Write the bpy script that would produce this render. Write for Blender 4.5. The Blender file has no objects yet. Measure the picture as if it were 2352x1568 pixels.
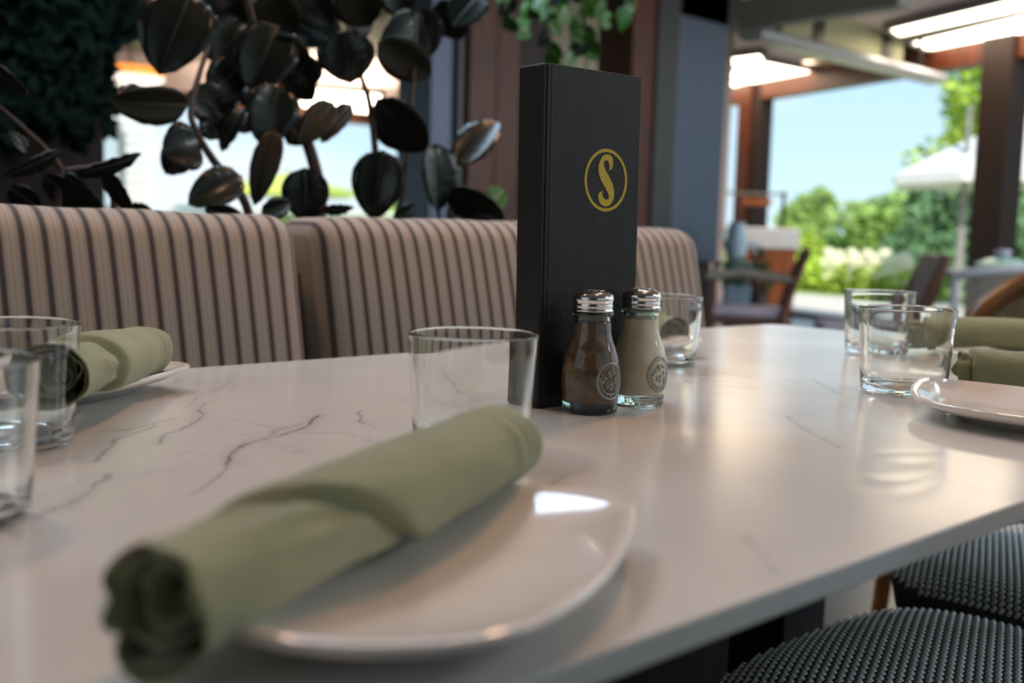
import bpy, bmesh, math, random
from mathutils import Vector, Matrix, noise
random.seed(7)
scn = bpy.context.scene
COL = scn.collection
V = Vector

# ------------------------------------------------------------------ camera
FPX, CX, CY = 2400.0, 1176.0, 784.0
AZ, PIT, ROLL = math.radians(48.1), math.radians(6.0), 0.028
EYE = V((0, 0, .894))
FW = V((math.cos(AZ) * math.cos(PIT), math.sin(AZ) * math.cos(PIT), -math.sin(PIT)))
RT = V((math.sin(AZ), -math.cos(AZ), 0)); UP = RT.cross(FW)
RT = (RT * math.cos(ROLL) + UP * math.sin(ROLL)).normalized(); UP = RT.cross(FW).normalized()
cd = bpy.data.cameras.new('camera'); cam = bpy.data.objects.new('camera', cd); COL.objects.link(cam)
cam.matrix_world = Matrix((RT, UP, -FW)).transposed().to_4x4()
cam.location = EYE
cd.sensor_width = 36; cd.lens = FPX / 2352 * 36
cd.clip_start = .02; cd.clip_end = 500
cd.dof.use_dof = True; cd.dof.focus_distance = .86; cd.dof.aperture_fstop = 4.8
scn.camera = cam

def ray(x, y): return FW + RT * ((x - CX) / FPX) - UP * ((y - CY) / FPX)
def onz(x, y, z): d = ray(x, y); return EYE + d * ((z - EYE.z) / d.z)
def ony(x, y, Y): d = ray(x, y); return EYE + d * (Y / d.y)
def atd(x, y, Z): return EYE + ray(x, y) * Z

# ------------------------------------------------------------------ world, sun, lights, exposure
w = bpy.data.worlds.new('sky'); scn.world = w; w.use_nodes = True
nt = w.node_tree; nt.nodes.clear()
def nn(t, typ, **kw):
    n = t.nodes.new(typ)
    for k, v in kw.items(): setattr(n, k, v)
    return n
wo = nn(nt, 'ShaderNodeOutputWorld'); bg = nn(nt, 'ShaderNodeBackground')
tc = nn(nt, 'ShaderNodeTexCoord'); sx = nn(nt, 'ShaderNodeSeparateXYZ')
rmp = nn(nt, 'ShaderNodeValToRGB'); e = rmp.color_ramp.elements
e[0].position = 0.0; e[0].color = (.70, .90, 1.0, 1); e[1].position = .6; e[1].color = (.22, .48, .9, 1)
k = rmp.color_ramp.elements.new(.16); k.color = (.52, .80, 1.0, 1)
nz = nn(nt, 'ShaderNodeTexNoise'); nz.inputs['Scale'].default_value = 3.2; nz.inputs['Detail'].default_value = 6
mp = nn(nt, 'ShaderNodeMapping'); mp.inputs['Scale'].default_value = (1, 1, 3.2)
cr = nn(nt, 'ShaderNodeValToRGB'); cr.color_ramp.elements[0].position = .46; cr.color_ramp.elements[1].position = .72
mx = nn(nt, 'ShaderNodeMixRGB'); mx.inputs['Color2'].default_value = (.9, .95, 1, 1)
nt.links.new(tc.outputs['Generated'], sx.inputs[0]); nt.links.new(sx.outputs['Z'], rmp.inputs[0])
nt.links.new(tc.outputs['Generated'], mp.inputs[0]); nt.links.new(mp.outputs[0], nz.inputs['Vector'])
nt.links.new(nz.outputs['Fac'], cr.inputs[0]); nt.links.new(cr.outputs[0], mx.inputs['Fac'])
nt.links.new(rmp.outputs[0], mx.inputs['Color1']); nt.links.new(mx.outputs[0], bg.inputs['Color'])
bg.inputs['Strength'].default_value = .95
nt.links.new(bg.outputs[0], wo.inputs[0])

def light(name, typ, loc, energy, col, size=None, aim=None, sy=None, spot=None):
    l = bpy.data.lights.new(name, typ); l.energy = energy; l.color = col
    if typ == 'AREA':
        l.size = size
        if sy: l.shape = 'RECTANGLE'; l.size_y = sy
    elif typ in ('SPOT', 'POINT'): l.shadow_soft_size = size or .05
    if spot: l.spot_size = spot; l.spot_blend = .6
    o = bpy.data.objects.new(name, l); COL.objects.link(o); o.location = loc
    if aim is not None: o.rotation_euler = (V(aim) - V(loc)).to_track_quat('-Z', 'Y').to_euler()
    return o
sun = light('sun', 'SUN', (0, 0, 20), 5.0, (1, .93, .8), aim=(17, 15, 0)); sun.data.angle = .02
# added daylight-tinted fills inside the room; no opening stands behind them
light('fill_front', 'AREA', (1.2, -3.6, 2.0), 12, (.72, .86, 1.0), 5.0, (1.2, .6, .8), 1.8)
light('fill_left', 'AREA', (-3.2, 1.0, 2.0), 10, (.78, .88, 1.0), 3.0, (.6, .6, .8), 1.6)
# added cool fill above the banquette; the ceiling is closed there
light('fill_overhead', 'AREA', (1.3, 2.1, 2.86), 58, (.60, .80, 1.0), 2.2, (1.2, 1.5, 0), 1.0)
light('fill_patio', 'AREA', (6.4, .2, 2.86), 150, (.86, .93, 1.0), 3.5, (6.0, .8, 0), 2.2)  # added fill that brightens the patio from outside the frame
light('fill_patio_side', 'AREA', (3.4, -1.6, 2.86), 60, (.9, .94, 1.0), 2.0, (4.3, 2.2, .5), 1.4)  # added fill aimed at the patio chairs, no roof light there
light('fill_patio_ceiling', 'AREA', (7.0, -.8, 1.7), 60, (1, .93, .9), .8, (8.6, 4.5, 2.9), .4)  # added fill that lifts the dark ceiling slats, not a real fitting
# recessed ceiling lamps of the dining room
light('ceiling_spot', 'SPOT', (1.75, 1.15, 2.75), 52, (1, .50, .24), .10, (1.1, .6, .75), spot=1.3)
light('ceiling_spot', 'SPOT', (.15, 1.55, 2.75), 30, (1, .58, .32), .10, (.35, .6, .75), spot=1.4)
light('ceiling_spot', 'SPOT', (.9, .35, 2.75), 10, (1, .62, .38), .10, (.8, .6, .75), spot=1.4)
scn.view_settings.view_transform = 'Standard'; scn.view_settings.look = 'None'
scn.view_settings.gamma = 1; scn.view_settings.use_curve_mapping = False
scn.view_settings.exposure = 0.28
try:
    scn.cycles.use_denoising = True; scn.cycles.sample_clamp_indirect = 6; scn.cycles.max_bounces = 14
    scn.cycles.transmission_bounces = 14; scn.cycles.transparent_max_bounces = 12; scn.cycles.glossy_bounces = 8
    scn.cycles.blur_glossy = .6
except Exception: pass

# ------------------------------------------------------------------ materials
MATS = {}
def mat(name, col=(.8, .8, .8), rough=.5, metal=0, trans=0, ior=1.45, nscale=0, namt=.2, bump=0, bscale=60, emit=None, es=0, sheen=0, coat=0, stretch=None, col2=None, spec=None):
    if name in MATS: return MATS[name]
    m = bpy.data.materials.new(name); m.use_nodes = True; t = m.node_tree
    p = t.nodes['Principled BSDF']
    p.inputs['Base Color'].default_value = (*col, 1); p.inputs['Roughness'].default_value = rough
    p.inputs['Metallic'].default_value = metal; p.inputs['Transmission Weight'].default_value = trans
    p.inputs['IOR'].default_value = ior; p.inputs['Sheen Weight'].default_value = sheen; p.inputs['Coat Weight'].default_value = coat
    if spec is not None: p.inputs['Specular IOR Level'].default_value = spec
    if emit: p.inputs['Emission Color'].default_value = (*emit, 1); p.inputs['Emission Strength'].default_value = es
    tcx = nn(t, 'ShaderNodeTexCoord'); mpp = nn(t, 'ShaderNodeMapping'); t.links.new(tcx.outputs['Object'], mpp.inputs[0])
    if stretch: mpp.inputs['Scale'].default_value = stretch
    if nscale:
        n = nn(t, 'ShaderNodeTexNoise'); n.inputs['Scale'].default_value = nscale; n.inputs['Detail'].default_value = 5
        r = nn(t, 'ShaderNodeValToRGB'); c2 = col2 or tuple(c * (1 - namt) for c in col)
        c1 = tuple(min(1, c * (1 + namt * .6)) for c in col) if not col2 else col
        r.color_ramp.elements[0].color = (*c2, 1); r.color_ramp.elements[0].position = .3
        r.color_ramp.elements[1].color = (*c1, 1); r.color_ramp.elements[1].position = .7
        t.links.new(mpp.outputs[0], n.inputs['Vector']); t.links.new(n.outputs['Fac'], r.inputs[0]); t.links.new(r.outputs[0], p.inputs['Base Color'])
    if bump:
        n = nn(t, 'ShaderNodeTexNoise'); n.inputs['Scale'].default_value = bscale; n.inputs['Detail'].default_value = 4
        b = nn(t, 'ShaderNodeBump'); b.inputs['Strength'].default_value = bump; b.inputs['Distance'].default_value = .002
        t.links.new(mpp.outputs[0], n.inputs['Vector']); t.links.new(n.outputs['Fac'], b.inputs['Height']); t.links.new(b.outputs[0], p.inputs['Normal'])
    MATS[name] = m; return m

# ------------------------------------------------------------------ mesh helpers
class MB:
    def __init__(s): s.v = []; s.f = []
    def add(s, vs, fs):
        o = len(s.v); s.v += [tuple(v) for v in vs]; s.f += [tuple(i + o for i in f) for f in fs]; return s
    def box(s, a, b, M=None):
        x0, y0, z0 = a; x1, y1, z1 = b
        vs = [V(p) for p in ((x0,y0,z0),(x1,y0,z0),(x1,y1,z0),(x0,y1,z0),(x0,y0,z1),(x1,y0,z1),(x1,y1,z1),(x0,y1,z1))]
        if M: vs = [M @ v for v in vs]
        return s.add(vs, [(0,3,2,1),(4,5,6,7),(0,1,5,4),(1,2,6,5),(2,3,7,6),(3,0,4,7)])
    def bar(s, p, q, wx, wz, upv=(0, 0, 1)):
        p, q = V(p), V(q); d = (q - p); L = d.length; d.normalize(); u = V(upv)
        if abs(d.dot(u)) > .98: u = V((0, 1, 0))
        r = d.cross(u).normalized(); u = r.cross(d)
        M = Matrix((r, d, u)).transposed().to_4x4(); M.translation = p
        return s.box((-wx/2, 0, -wz/2), (wx/2, L, wz/2), M)
    def tube(s, pts, rad, n=10, cap=True):
        pts = [V(p) for p in pts]; rs = rad if isinstance(rad, (list, tuple)) else [rad] * len(pts)
        rings = []; ref = None
        for i, p in enumerate(pts):
            d = (pts[min(i+1, len(pts)-1)] - pts[max(i-1, 0)]).normalized()
            if ref is None:
                ref = d.cross(V((0, 0, 1)));
                if ref.length < .1: ref = d.cross(V((0, 1, 0)))
            ref = (ref - d * ref.dot(d)).normalized(); b = d.cross(ref)
            rings.append([p + (ref * math.cos(a) + b * math.sin(a)) * rs[i] for a in [2*math.pi*k/n for k in range(n)]])
        vs = [v for r in rings for v in r]; fs = []
        for i in range(len(pts)-1):
            for k in range(n): fs.append((i*n+k, i*n+(k+1) % n, (i+1)*n+(k+1) % n, (i+1)*n+k))
        if cap: fs.append(tuple(range(n))[::-1]); fs.append(tuple((len(pts)-1)*n+k for k in range(n)))
        return s.add(vs, fs)
    def lathe(s, prof, c=(0, 0, 0), n=48, close=False, fn=None):
        c = V(c); vs = []; fs = []; m = len(prof); idx = []
        for (r, z) in prof:
            if r < 1e-6: idx.append([len(vs)]); vs.append(c + V((0, 0, z)))
            else:
                row = []
                for k in range(n):
                    a = 2*math.pi*k/n; p = V((r*math.cos(a), r*math.sin(a), z))
                    if fn: p = fn(p, a)
                    row.append(len(vs)); vs.append(c + p)
                idx.append(row)
        R = range(m) if close else range(m-1)
        for i in R:
            A, B = idx[i], idx[(i+1) % m]
            for k in range(n):
                k2 = (k+1) % n
                if len(A) == 1 and len(B) == 1: break
                if len(A) == 1: fs.append((A[0], B[k2], B[k]))
                elif len(B) == 1: fs.append((A[k], A[k2], B[0]))
                else: fs.append((A[k], A[k2], B[k2], B[k]))
        return s.add(vs, fs)
    def prism(s, poly, d):            # poly of Vectors, extruded by d
        n = len(poly); d = V(d); vs = [V(p) for p in poly] + [V(p) + d for p in poly]
        return s.add(vs, [tuple(range(n))[::-1], tuple(range(n, 2*n))] + [(i, (i+1) % n, n+(i+1) % n, n+i) for i in range(n)])
    def ball(s, c, r, n=10, m=7, sc=(1, 1, 1)):
        prof = [(r*math.sin(math.pi*i/m), -r*math.cos(math.pi*i/m)) for i in range(m+1)]
        prof[0] = (0, -r); prof[-1] = (0, r); c = V(c)
        o = len(s.v); s.lathe(prof, (0, 0, 0), n)
        for i in range(o, len(s.v)): v = s.v[i]; s.v[i] = (c.x+v[0]*sc[0], c.y+v[1]*sc[1], c.z+v[2]*sc[2])
        return s
    def build(s, name, m, parent=None, smooth=False, bevel=0, loc=None, seg=2):
        me = bpy.data.meshes.new(name)
        org = V(loc) if loc is not None else V((0, 0, 0))
        me.from_pydata([tuple(V(v) - org) for v in s.v], [], s.f); me.update()
        bm = bmesh.new(); bm.from_mesh(me)
        bmesh.ops.recalc_face_normals(bm, faces=bm.faces)
        if bevel: bmesh.ops.bevel(bm, geom=[e for e in bm.edges if e.is_manifold and e.calc_face_angle(0) > .5], offset=bevel, segments=seg, affect='EDGES', clamp_overlap=True, profile=.5)
        bm.to_mesh(me); bm.free()
        me.materials.append(m)
        if smooth:
            me.polygons.foreach_set('use_smooth', [True] * len(me.polygons))
            if smooth != 'all':
                try: me.set_sharp_from_angle(angle=smooth if isinstance(smooth, float) else .7)
                except Exception: pass
        o = bpy.data.objects.new(name, me); COL.objects.link(o)
        if parent is not None: o.parent = parent; o.location = org
        else: o.location = org
        return o

def thing(name, label, cat, loc=(0, 0, 0), group=None, rz=0):
    o = bpy.data.objects.new(name, None); COL.objects.link(o); o.location = loc; o.rotation_euler.z = rz
    o.empty_display_size = .05
    o['label'] = label; o['category'] = cat
    if group: o['group'] = group
    return o
def tag(o, label, cat, group=None, kind=None):
    o['label'] = label; o['category'] = cat
    if group: o['group'] = group
    if kind: o['kind'] = kind
    return o
def struct(o): o['kind'] = 'structure'; return o
def local(mb, root):              # shift world-space vertices into the root's frame
    M = root.matrix_basis.inverted() if root.rotation_euler.z else Matrix.Translation(-V(root.location))
    mb.v = [tuple(M @ V(v)) for v in mb.v]; return mb
def dup(root, label=None, loc=None, rz=None, group=None):
    r = root.copy(); COL.objects.link(r)
    if loc is not None: r.location = loc
    if rz is not None: r.rotation_euler.z = rz
    if label: r['label'] = label
    if group: r['group'] = group
    for ch in list(root.children):
        c = ch.copy(); COL.objects.link(c); c.parent = r
        for g in list(ch.children): d = g.copy(); COL.objects.link(d); d.parent = c
    return r

# ------------------------------------------------------------------ material library
glass = mat('clear_glass', (.97, .99, .98), 0.0, trans=1, ior=1.5)
aqua = mat('recycled_glass', (.80, .96, .93), 0.02, trans=1, ior=1.5)
porc = mat('porcelain', (.80, .755, .70), .12, coat=.6, nscale=3, namt=.03)
chrome = mat('chrome', (.82, .80, .77), .16, metal=1, bump=.05, bscale=300)
black_cover = mat('black_leatherette', (.016, .0155, .0155), .55, bump=.25, bscale=420, nscale=40, namt=.25, spec=.3)
spine_m = mat('black_cloth', (.012, .012, .012), .6, bump=.2, bscale=500)
paper = mat('paper', (.6, .57, .5), .8, nscale=90, namt=.1)
gold = mat('yellow_foil', (.58, .42, .012), .45, nscale=200, namt=.06)
cloth = mat('sage_cloth', (.285, .305, .165), .9, sheen=.25, bump=.5, bscale=900, nscale=18, namt=.13)
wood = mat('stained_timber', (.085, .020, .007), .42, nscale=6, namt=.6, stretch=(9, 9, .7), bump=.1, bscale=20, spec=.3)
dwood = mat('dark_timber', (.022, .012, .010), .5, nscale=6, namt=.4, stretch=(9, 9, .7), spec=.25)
black = mat('black_metal', (.014, .014, .016), .4, nscale=20, namt=.1)
steel = mat('brushed_steel', (.07, .085, .125), .45, metal=.7, nscale=5, namt=.12, stretch=(40, 40, .5))
grey = mat('grey_paint', (.22, .215, .20), .5, nscale=8, namt=.1)
olive = mat('olive_panel', (.33, .33, .20), .6, nscale=5, namt=.1)
ceilm = mat('ceiling_paint', (.66, .58, .56), .6, nscale=4, namt=.1)
slatm = mat('blush_slat', (.88, .76, .76), .55, nscale=6, namt=.08)
floorm = mat('slate_floor', (.055, .045, .043), .26, nscale=2.5, namt=.3, bump=.2, bscale=14)
glow = mat('warm_luminaire', (1, .9, .75), .5, emit=(1, .84, .62), es=9.0)
orange = mat('orange_cedar', (.42, .105, .012), .5, nscale=5, namt=.35, stretch=(10, 10, .8))
white = mat('white_paint', (.88, .88, .90), .5, nscale=6, namt=.05)
grass = mat('lawn', (.26, .36, .06), .9, nscale=1.5, namt=.35)
paving = mat('pale_paving', (.60, .57, .50), .8, nscale=4, namt=.12)
leafg = [mat('tree_leaf_bright', (.42, .58, .07), .6, nscale=1.2, namt=.45), mat('tree_leaf_deep', (.14, .27, .12), .6, nscale=1, namt=.4), mat('tree_leaf_mid', (.32, .48, .13), .6, nscale=1.2, namt=.4)]
bark = mat('bark', (.12, .09, .07), .9, nscale=12, namt=.4)
rubber = mat('rubber_leaf', (.007, .013, .009), .26, nscale=8, namt=.4, coat=.12)
rubber_back = mat('rubber_leaf_underside', (.022, .019, .009), .4, nscale=8, namt=.4)
pothos = mat('pothos_leaf', (.06, .20, .015), .35, nscale=9, namt=.4)
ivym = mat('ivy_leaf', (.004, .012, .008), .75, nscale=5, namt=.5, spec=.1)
stemm = mat('brown_stem', (.07, .042, .032), .6, nscale=20, namt=.3)
soil = mat('potting_soil', (.03, .02, .014), .95, bump=.8, bscale=90)

def striped_fabric():
    m = bpy.data.materials.new('striped_fabric'); m.use_nodes = True; t = m.node_tree; p = t.nodes['Principled BSDF']
    p.inputs['Roughness'].default_value = .92; p.inputs['Sheen Weight'].default_value = .15
    tcx = nn(t, 'ShaderNodeTexCoord'); s = nn(t, 'ShaderNodeSeparateXYZ'); t.links.new(tcx.outputs['Object'], s.inputs[0])
    d = nn(t, 'ShaderNodeMath', operation='DIVIDE'); d.inputs[1].default_value = .0238; t.links.new(s.outputs['X'], d.inputs[0])
    fr = nn(t, 'ShaderNodeMath', operation='FRACT'); t.links.new(d.outputs[0], fr.inputs[0])
    r = nn(t, 'ShaderNodeValToRGB'); E = r.color_ramp.elements
    base = (.37, .31, .26, 1); hi = (.42, .36, .305, 1); mid = (.31, .255, .21, 1); dk = (.055, .047, .045, 1)
    E[0].position = 0; E[0].color = dk; E[1].position = 1; E[1].color = dk
    for ps, c in ((.10, dk), (.19, mid), (.30, base), (.42, hi), (.50, mid), (.58, hi), (.70, base), (.84, mid), (.93, dk)):
        q = E.new(ps); q.color = c
    t.links.new(fr.outputs[0], r.inputs[0]); t.links.new(r.outputs[0], p.inputs['Base Color'])
    n = nn(t, 'ShaderNodeTexNoise'); n.inputs['Scale'].default_value = 700; b = nn(t, 'ShaderNodeBump'); b.inputs['Strength'].default_value = .4; b.inputs['Distance'].default_value = .001
    t.links.new(tcx.outputs['Object'], n.inputs['Vector']); t.links.new(n.outputs['Fac'], b.inputs['Height']); t.links.new(b.outputs[0], p.inputs['Normal'])
    return m
stripe = striped_fabric()
cushion_side = mat('cushion_side_fabric', (.20, .155, .12), .9, nscale=60, namt=.2)

def marble():
    m = bpy.data.materials.new('veined_stone'); m.use_nodes = True; t = m.node_tree; p = t.nodes['Principled BSDF']
    L = t.links.new
    p.inputs['Roughness'].default_value = .19; p.inputs['Specular IOR Level'].default_value = .8
    tcx = nn(t, 'ShaderNodeTexCoord'); pos = tcx.outputs['Object']
    def noise_n(scale, detail, src=pos):
        n = nn(t, 'ShaderNodeTexNoise'); n.inputs['Scale'].default_value = scale; n.inputs['Detail'].default_value = detail; L(src, n.inputs['Vector']); return n
    def warp(src, scale, amt, det=4):
        n = noise_n(scale, det, src); sb = nn(t, 'ShaderNodeVectorMath', operation='SUBTRACT'); sb.inputs[1].default_value = (.5, .5, .5); L(n.outputs['Color'], sb.inputs[0])
        sc = nn(t, 'ShaderNodeVectorMath', operation='SCALE'); sc.inputs['Scale'].default_value = amt; L(sb.outputs[0], sc.inputs[0])
        ad = nn(t, 'ShaderNodeVectorMath', operation='ADD'); L(src, ad.inputs[0]); L(sc.outputs[0], ad.inputs[1]); return ad.outputs[0]
    w1 = warp(warp(pos, 9, .035), 60, .007, 5)
    def mth(op, a, b=None, clamp=False):
        n = nn(t, 'ShaderNodeMath', operation=op); n.use_clamp = clamp
        for i, q in enumerate((a, b)):
            if q is None: continue
            if isinstance(q, (int, float)): n.inputs[i].default_value = q
            else: L(q, n.inputs[i])
        return n.outputs[0]
    acc = None
    # veins: px polylines on the table plane -> (x, y) metres, half width, strength
    VE = [([(748,955),(700,985),(640,1003),(590,1020),(545,1042),(530,1066)], .0022, .9), ([(530,1066),(480,1098),(425,1140)], .0012, .55),
          ([(700,975),(640,990),(575,1030),(535,1052)], .0045, .38),
          ([(475,925),(445,962),(400,998),(378,1022)], .0022, .6), ([(350,978),(300,1000),(270,1012),(245,1060)], .002, .6),
          ([(255,1088),(200,1130),(150,1165),(78,1192)], .0035, .55), ([(385,962),(300,985),(240,990)], .0018, .4),
          ([(200,1045),(130,1062),(75,1068)], .002, .3), ([(1865,872),(1910,890),(1960,919)], .0035, .35), ([(1800,955),(1850,986),(1923,1027)], .0028, .35),
          ([(1050,905),(990,850)], .004, .35), ([(845,945),(856,985)], .0018, .6), ([(1700,1230),(1770,1310)], .005, .25), ([(1290,1090),(1240,1130)], .003, .35),
          ([(560,860),(450,915),(430,940)], .003, .22), ([(230,930),(330,905),(420,872)], .0028, .22)]
    for pl, wd, st in VE:
        P = [onz(x, y, .75) for x, y in pl]
        va = None
        for a, b in zip(P, P[1:]):
            a = V((a.x, a.y, 0)); ab = V((b.x, b.y, 0)) - a; q = ab.length_squared
            sb = nn(t, 'ShaderNodeVectorMath', operation='SUBTRACT'); L(w1, sb.inputs[0]); sb.inputs[1].default_value = a
            fl = nn(t, 'ShaderNodeVectorMath', operation='MULTIPLY'); L(sb.outputs[0], fl.inputs[0]); fl.inputs[1].default_value = (1, 1, 0)
            dt = nn(t, 'ShaderNodeVectorMath', operation='DOT_PRODUCT'); L(fl.outputs[0], dt.inputs[0]); dt.inputs[1].default_value = ab / q
            cl = mth('MULTIPLY', dt.outputs['Value'], 1.0, True)
            sc = nn(t, 'ShaderNodeVectorMath', operation='SCALE'); sc.inputs[0].default_value = ab; L(cl, sc.inputs['Scale'])
            ds = nn(t, 'ShaderNodeVectorMath', operation='DISTANCE'); L(fl.outputs[0], ds.inputs[0]); L(sc.outputs[0], ds.inputs[1])
            va = ds.outputs['Value'] if va is None else mth('MINIMUM', va, ds.outputs['Value'])
        g = mth('SUBTRACT', 1.0, mth('DIVIDE', va, wd), True); g = mth('MULTIPLY', mth('POWER', g, .8), st)
        hl_ = mth('SUBTRACT', 1.0, mth('DIVIDE', va, wd * 4.5), True); g = mth('MAXIMUM', g, mth('MULTIPLY', mth('MULTIPLY', hl_, hl_), st * .38))
        acc = g if acc is None else mth('MAXIMUM', acc, g)
    br = noise_n(38, 5); brk = mth('MULTIPLY', mth('SUBTRACT', br.outputs['Fac'], .26), 4.0, True)
    acc = mth('MULTIPLY', acc, brk)
    # fainter natural veining everywhere
    mpv = nn(t, 'ShaderNodeMapping'); mpv.inputs['Rotation'].default_value = (0, 0, .9); mpv.inputs['Scale'].default_value = (2.4, 1, 1); L(w1, mpv.inputs[0])
    v2 = noise_n(3.4, 5, mpv.outputs[0]); rid = mth('ABSOLUTE', mth('SUBTRACT', v2.outputs['Fac'], .5))
    rid = mth('SUBTRACT', 1.0, mth('DIVIDE', rid, .012), True)
    msk = noise_n(4.0, 2); mk = mth('MULTIPLY', mth('SUBTRACT', msk.outputs['Fac'], .5), 3, True)
    acc = mth('MAXIMUM', acc, mth('MULTIPLY', mth('MULTIPLY', rid, mk), .4))
    n3 = noise_n(5, 4); base = nn(t, 'ShaderNodeValToRGB')
    base.color_ramp.elements[0].color = (.58, .58, .55, 1); base.color_ramp.elements[0].position = .3
    base.color_ramp.elements[1].color = (.69, .69, .65, 1); base.color_ramp.elements[1].position = .65
    L(n3.outputs['Fac'], base.inputs[0])
    mxx = nn(t, 'ShaderNodeMixRGB'); mxx.inputs['Color2'].default_value = (.14, .125, .14, 1); L(acc, mxx.inputs['Fac']); L(base.outputs[0], mxx.inputs['Color1'])
    L(mxx.outputs[0], p.inputs['Base Color'])
    return m
stone = marble()

# ------------------------------------------------------------------ structure
def plank_row(parent, name, m, x0, x1, y0, y1, z0, z1, n, rot=0, c=(0, 0)):
    pass
wall_az = math.radians(73); WD = V((math.cos(wall_az), math.sin(wall_az), 0)); W0 = V((10.75, 6.6, 0)); WN = V((-WD.y, WD.x, 0))
def onwall(x, y):
    d = ray(x, y); t = (W0 - EYE).dot(WN) / d.dot(WN); return EYE + d * t
def wallx(x, z):      # wall point under picture column x at height z
    lo, hi = -600, 3000
    y = 560
    for _ in range(30):
        p = onwall(x, y); y += (p.z - z) * 2400 / max(2, (p - EYE).dot(FW)) * .9
    return onwall(x, y)

fl = MB().box((-5, -5, -.12), (10.9, 12.9, 0)); struct(fl.build('floor', floorm))
# ceiling: solid over the dining room, slatted over the patio
ce = thing('ceiling', '', 'x'); del ce['label']; del ce['category']; ce['kind'] = 'structure'
ca0 = W0 + WD * 6.5; cb0 = W0 - WD * 13
MB().prism([V((-5, -5, 2.9)), V((cb0.x, -5.8, 2.9)), V((ca0.x + .1, 12.9, 2.9)), V((-5, 12.9, 2.9))], (0, 0, .1)).build('ceiling_board', ceilm, ce)
sl = MB()
D = V((math.cos(math.radians(76)), math.sin(math.radians(76)), 0)); Nn = V((D.y, -D.x, 0))
for i in range(50):
    c = V((5.2, 0, 2.875)) + Nn * (i * .15 - 1.4); e_ = 12.6 / D.y
    # clip at the outer wall line
    if (c - W0).cross(WD).z > -.05: continue
    rel = W0 - c; den = D.cross(WD).z
    if abs(den) > 1e-4:
        q = rel.cross(WD).z / den
        if q > 0: e_ = min(e_, q - .1)
    if e_ > .5: sl.bar(c - D * .2, c + D * e_, .125, .03)
o = sl.build('ceiling_slat', slatm, ce); o['kind'] = 'stuff'

plaster = mat('warm_plaster', (.30, .235, .19), .8, nscale=3, namt=.15)
struct(MB().box((-5.2, -5.0, 0), (6.9, -4.8, 2.9)).build('wall_front', plaster)); struct(MB().box((-5.2, -4.8, 0), (-5.0, 12.9, 2.9)).build('wall_left_1', plaster))
# outer wall on the right: posts, header beam, threshold
wl = thing('wall_right', '', 'x'); del wl['label']; del wl['category']; wl['kind'] = 'structure'
def wallpost(px, wdt, m, name='post', z1=2.9):
    p = wallx(px, 1.0); p.z = 0
    return MB().bar(p, p + V((0, 0, z1)), wdt, .22, upv=WD).build(name, m, wl)
def wall_post(px0, px1, m, z0=0, z1=2.9, th=.2, name='post'):
    a = wallx(px0, 1.0); b = wallx(px1, 1.0); a.z = b.z = z0; n = WN * th
    return MB().prism([a, b, b + n, a + n], (0, 0, z1 - z0)).build(name, m, wl, bevel=.01)
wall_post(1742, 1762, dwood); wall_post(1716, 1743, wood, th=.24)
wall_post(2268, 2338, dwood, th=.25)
a = onwall(1745, 237); b = onwall(2275, 148)
zl = (a.z + b.z) / 2
def seg_wall(x0, x1, z0, z1, m, th, name):
    a = wallx(x0, 1.0); b = wallx(x1, 1.0); a.z = b.z = z0; n = WN * th
    return MB().prism([a, b, b + n, a + n], (0, 0, z1 - z0)).build(name, m, wl)
seg_wall(1500, 2700, zl, zl + .26, wood, .2, 'header_beam'); seg_wall(1500, 2700, zl + .26, 2.9, dwood, .14, 'upper_panel')
seg_wall(1500, 2700, -.02, .05, black, .2, 'threshold')

# far wall on the left, seen through the planting
fw_ = thing('wall_back', '', 'x'); del fw_['label']; del fw_['category']; fw_['kind'] = 'structure'
MB().box((2, 12.7, 2.50), (12.4, 12.85, 2.9)).build('clerestory_panel', slatm, fw_)
MB().box((2, 12.68, 2.36), (12.4, 12.9, 2.52)).build('header_beam', wood, fw_)
for x0, x1 in ((2.0, 2.3), (9.95, 10.2), (12.2, 12.5)):
    MB().box((x0, 12.68, 0), (x1, 12.92, 2.4)).build('post', wood, fw_, bevel=.01)
MB().box((2, 12.72, 0), (12.4, 12.88, .12)).build('sill', dwood, fw_)
# luminaires in the patio ceiling
def lum(px, z, label, name='skylight_panel'):
    P = [onz(x, y, z) for x, y in px]
    r = thing(name, label, 'ceiling light', P[0])
    c = sum(P, V((0, 0, 0))) / len(P)
    local(MB().prism(P, (0, 0, .03)), r).build('diffuser', glow, r)
    fr = MB()
    Q = [c + (p - c) * 1.0 for p in P]
    for i in range(len(Q)): fr.bar(Q[i] + V((0, 0, .02)), Q[(i+1) % len(Q)] + V((0, 0, .02)), .06, .07)
    local(fr, r).build('frame', grey, r)
    return r
lum([(2035, 66), (2420, -28), (2420, 8), (2063, 84)], 2.80, 'upper of the two long glowing ceiling strips at the right')
lum([(2085, 96), (2420, 14), (2420, 82), (2205, 120), (2120, 112)], 2.80, 'lower and wider of the two long glowing ceiling strips at the right')
lum([(1600, 142), (1750, 122), (1763, 140), (1600, 164)], 2.80, 'short glowing ceiling strip beside the top of the steel column')
lum([(1600, 175), (1760, 140), (1898, 168), (1755, 203), (1600, 222)], 2.80, 'broad glowing ceiling panel under the hanging heater')
lum([(540, 205), (655, 168), (640, 200), (560, 238)], 2.5, 'small glowing ceiling panel seen between the rubber plant leaves on the left')
lum([(675, 195), (880, 215), (872, 262), (690, 245)], 2.5, 'wide glowing ceiling panel seen under the central rubber plant leaf')
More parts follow.
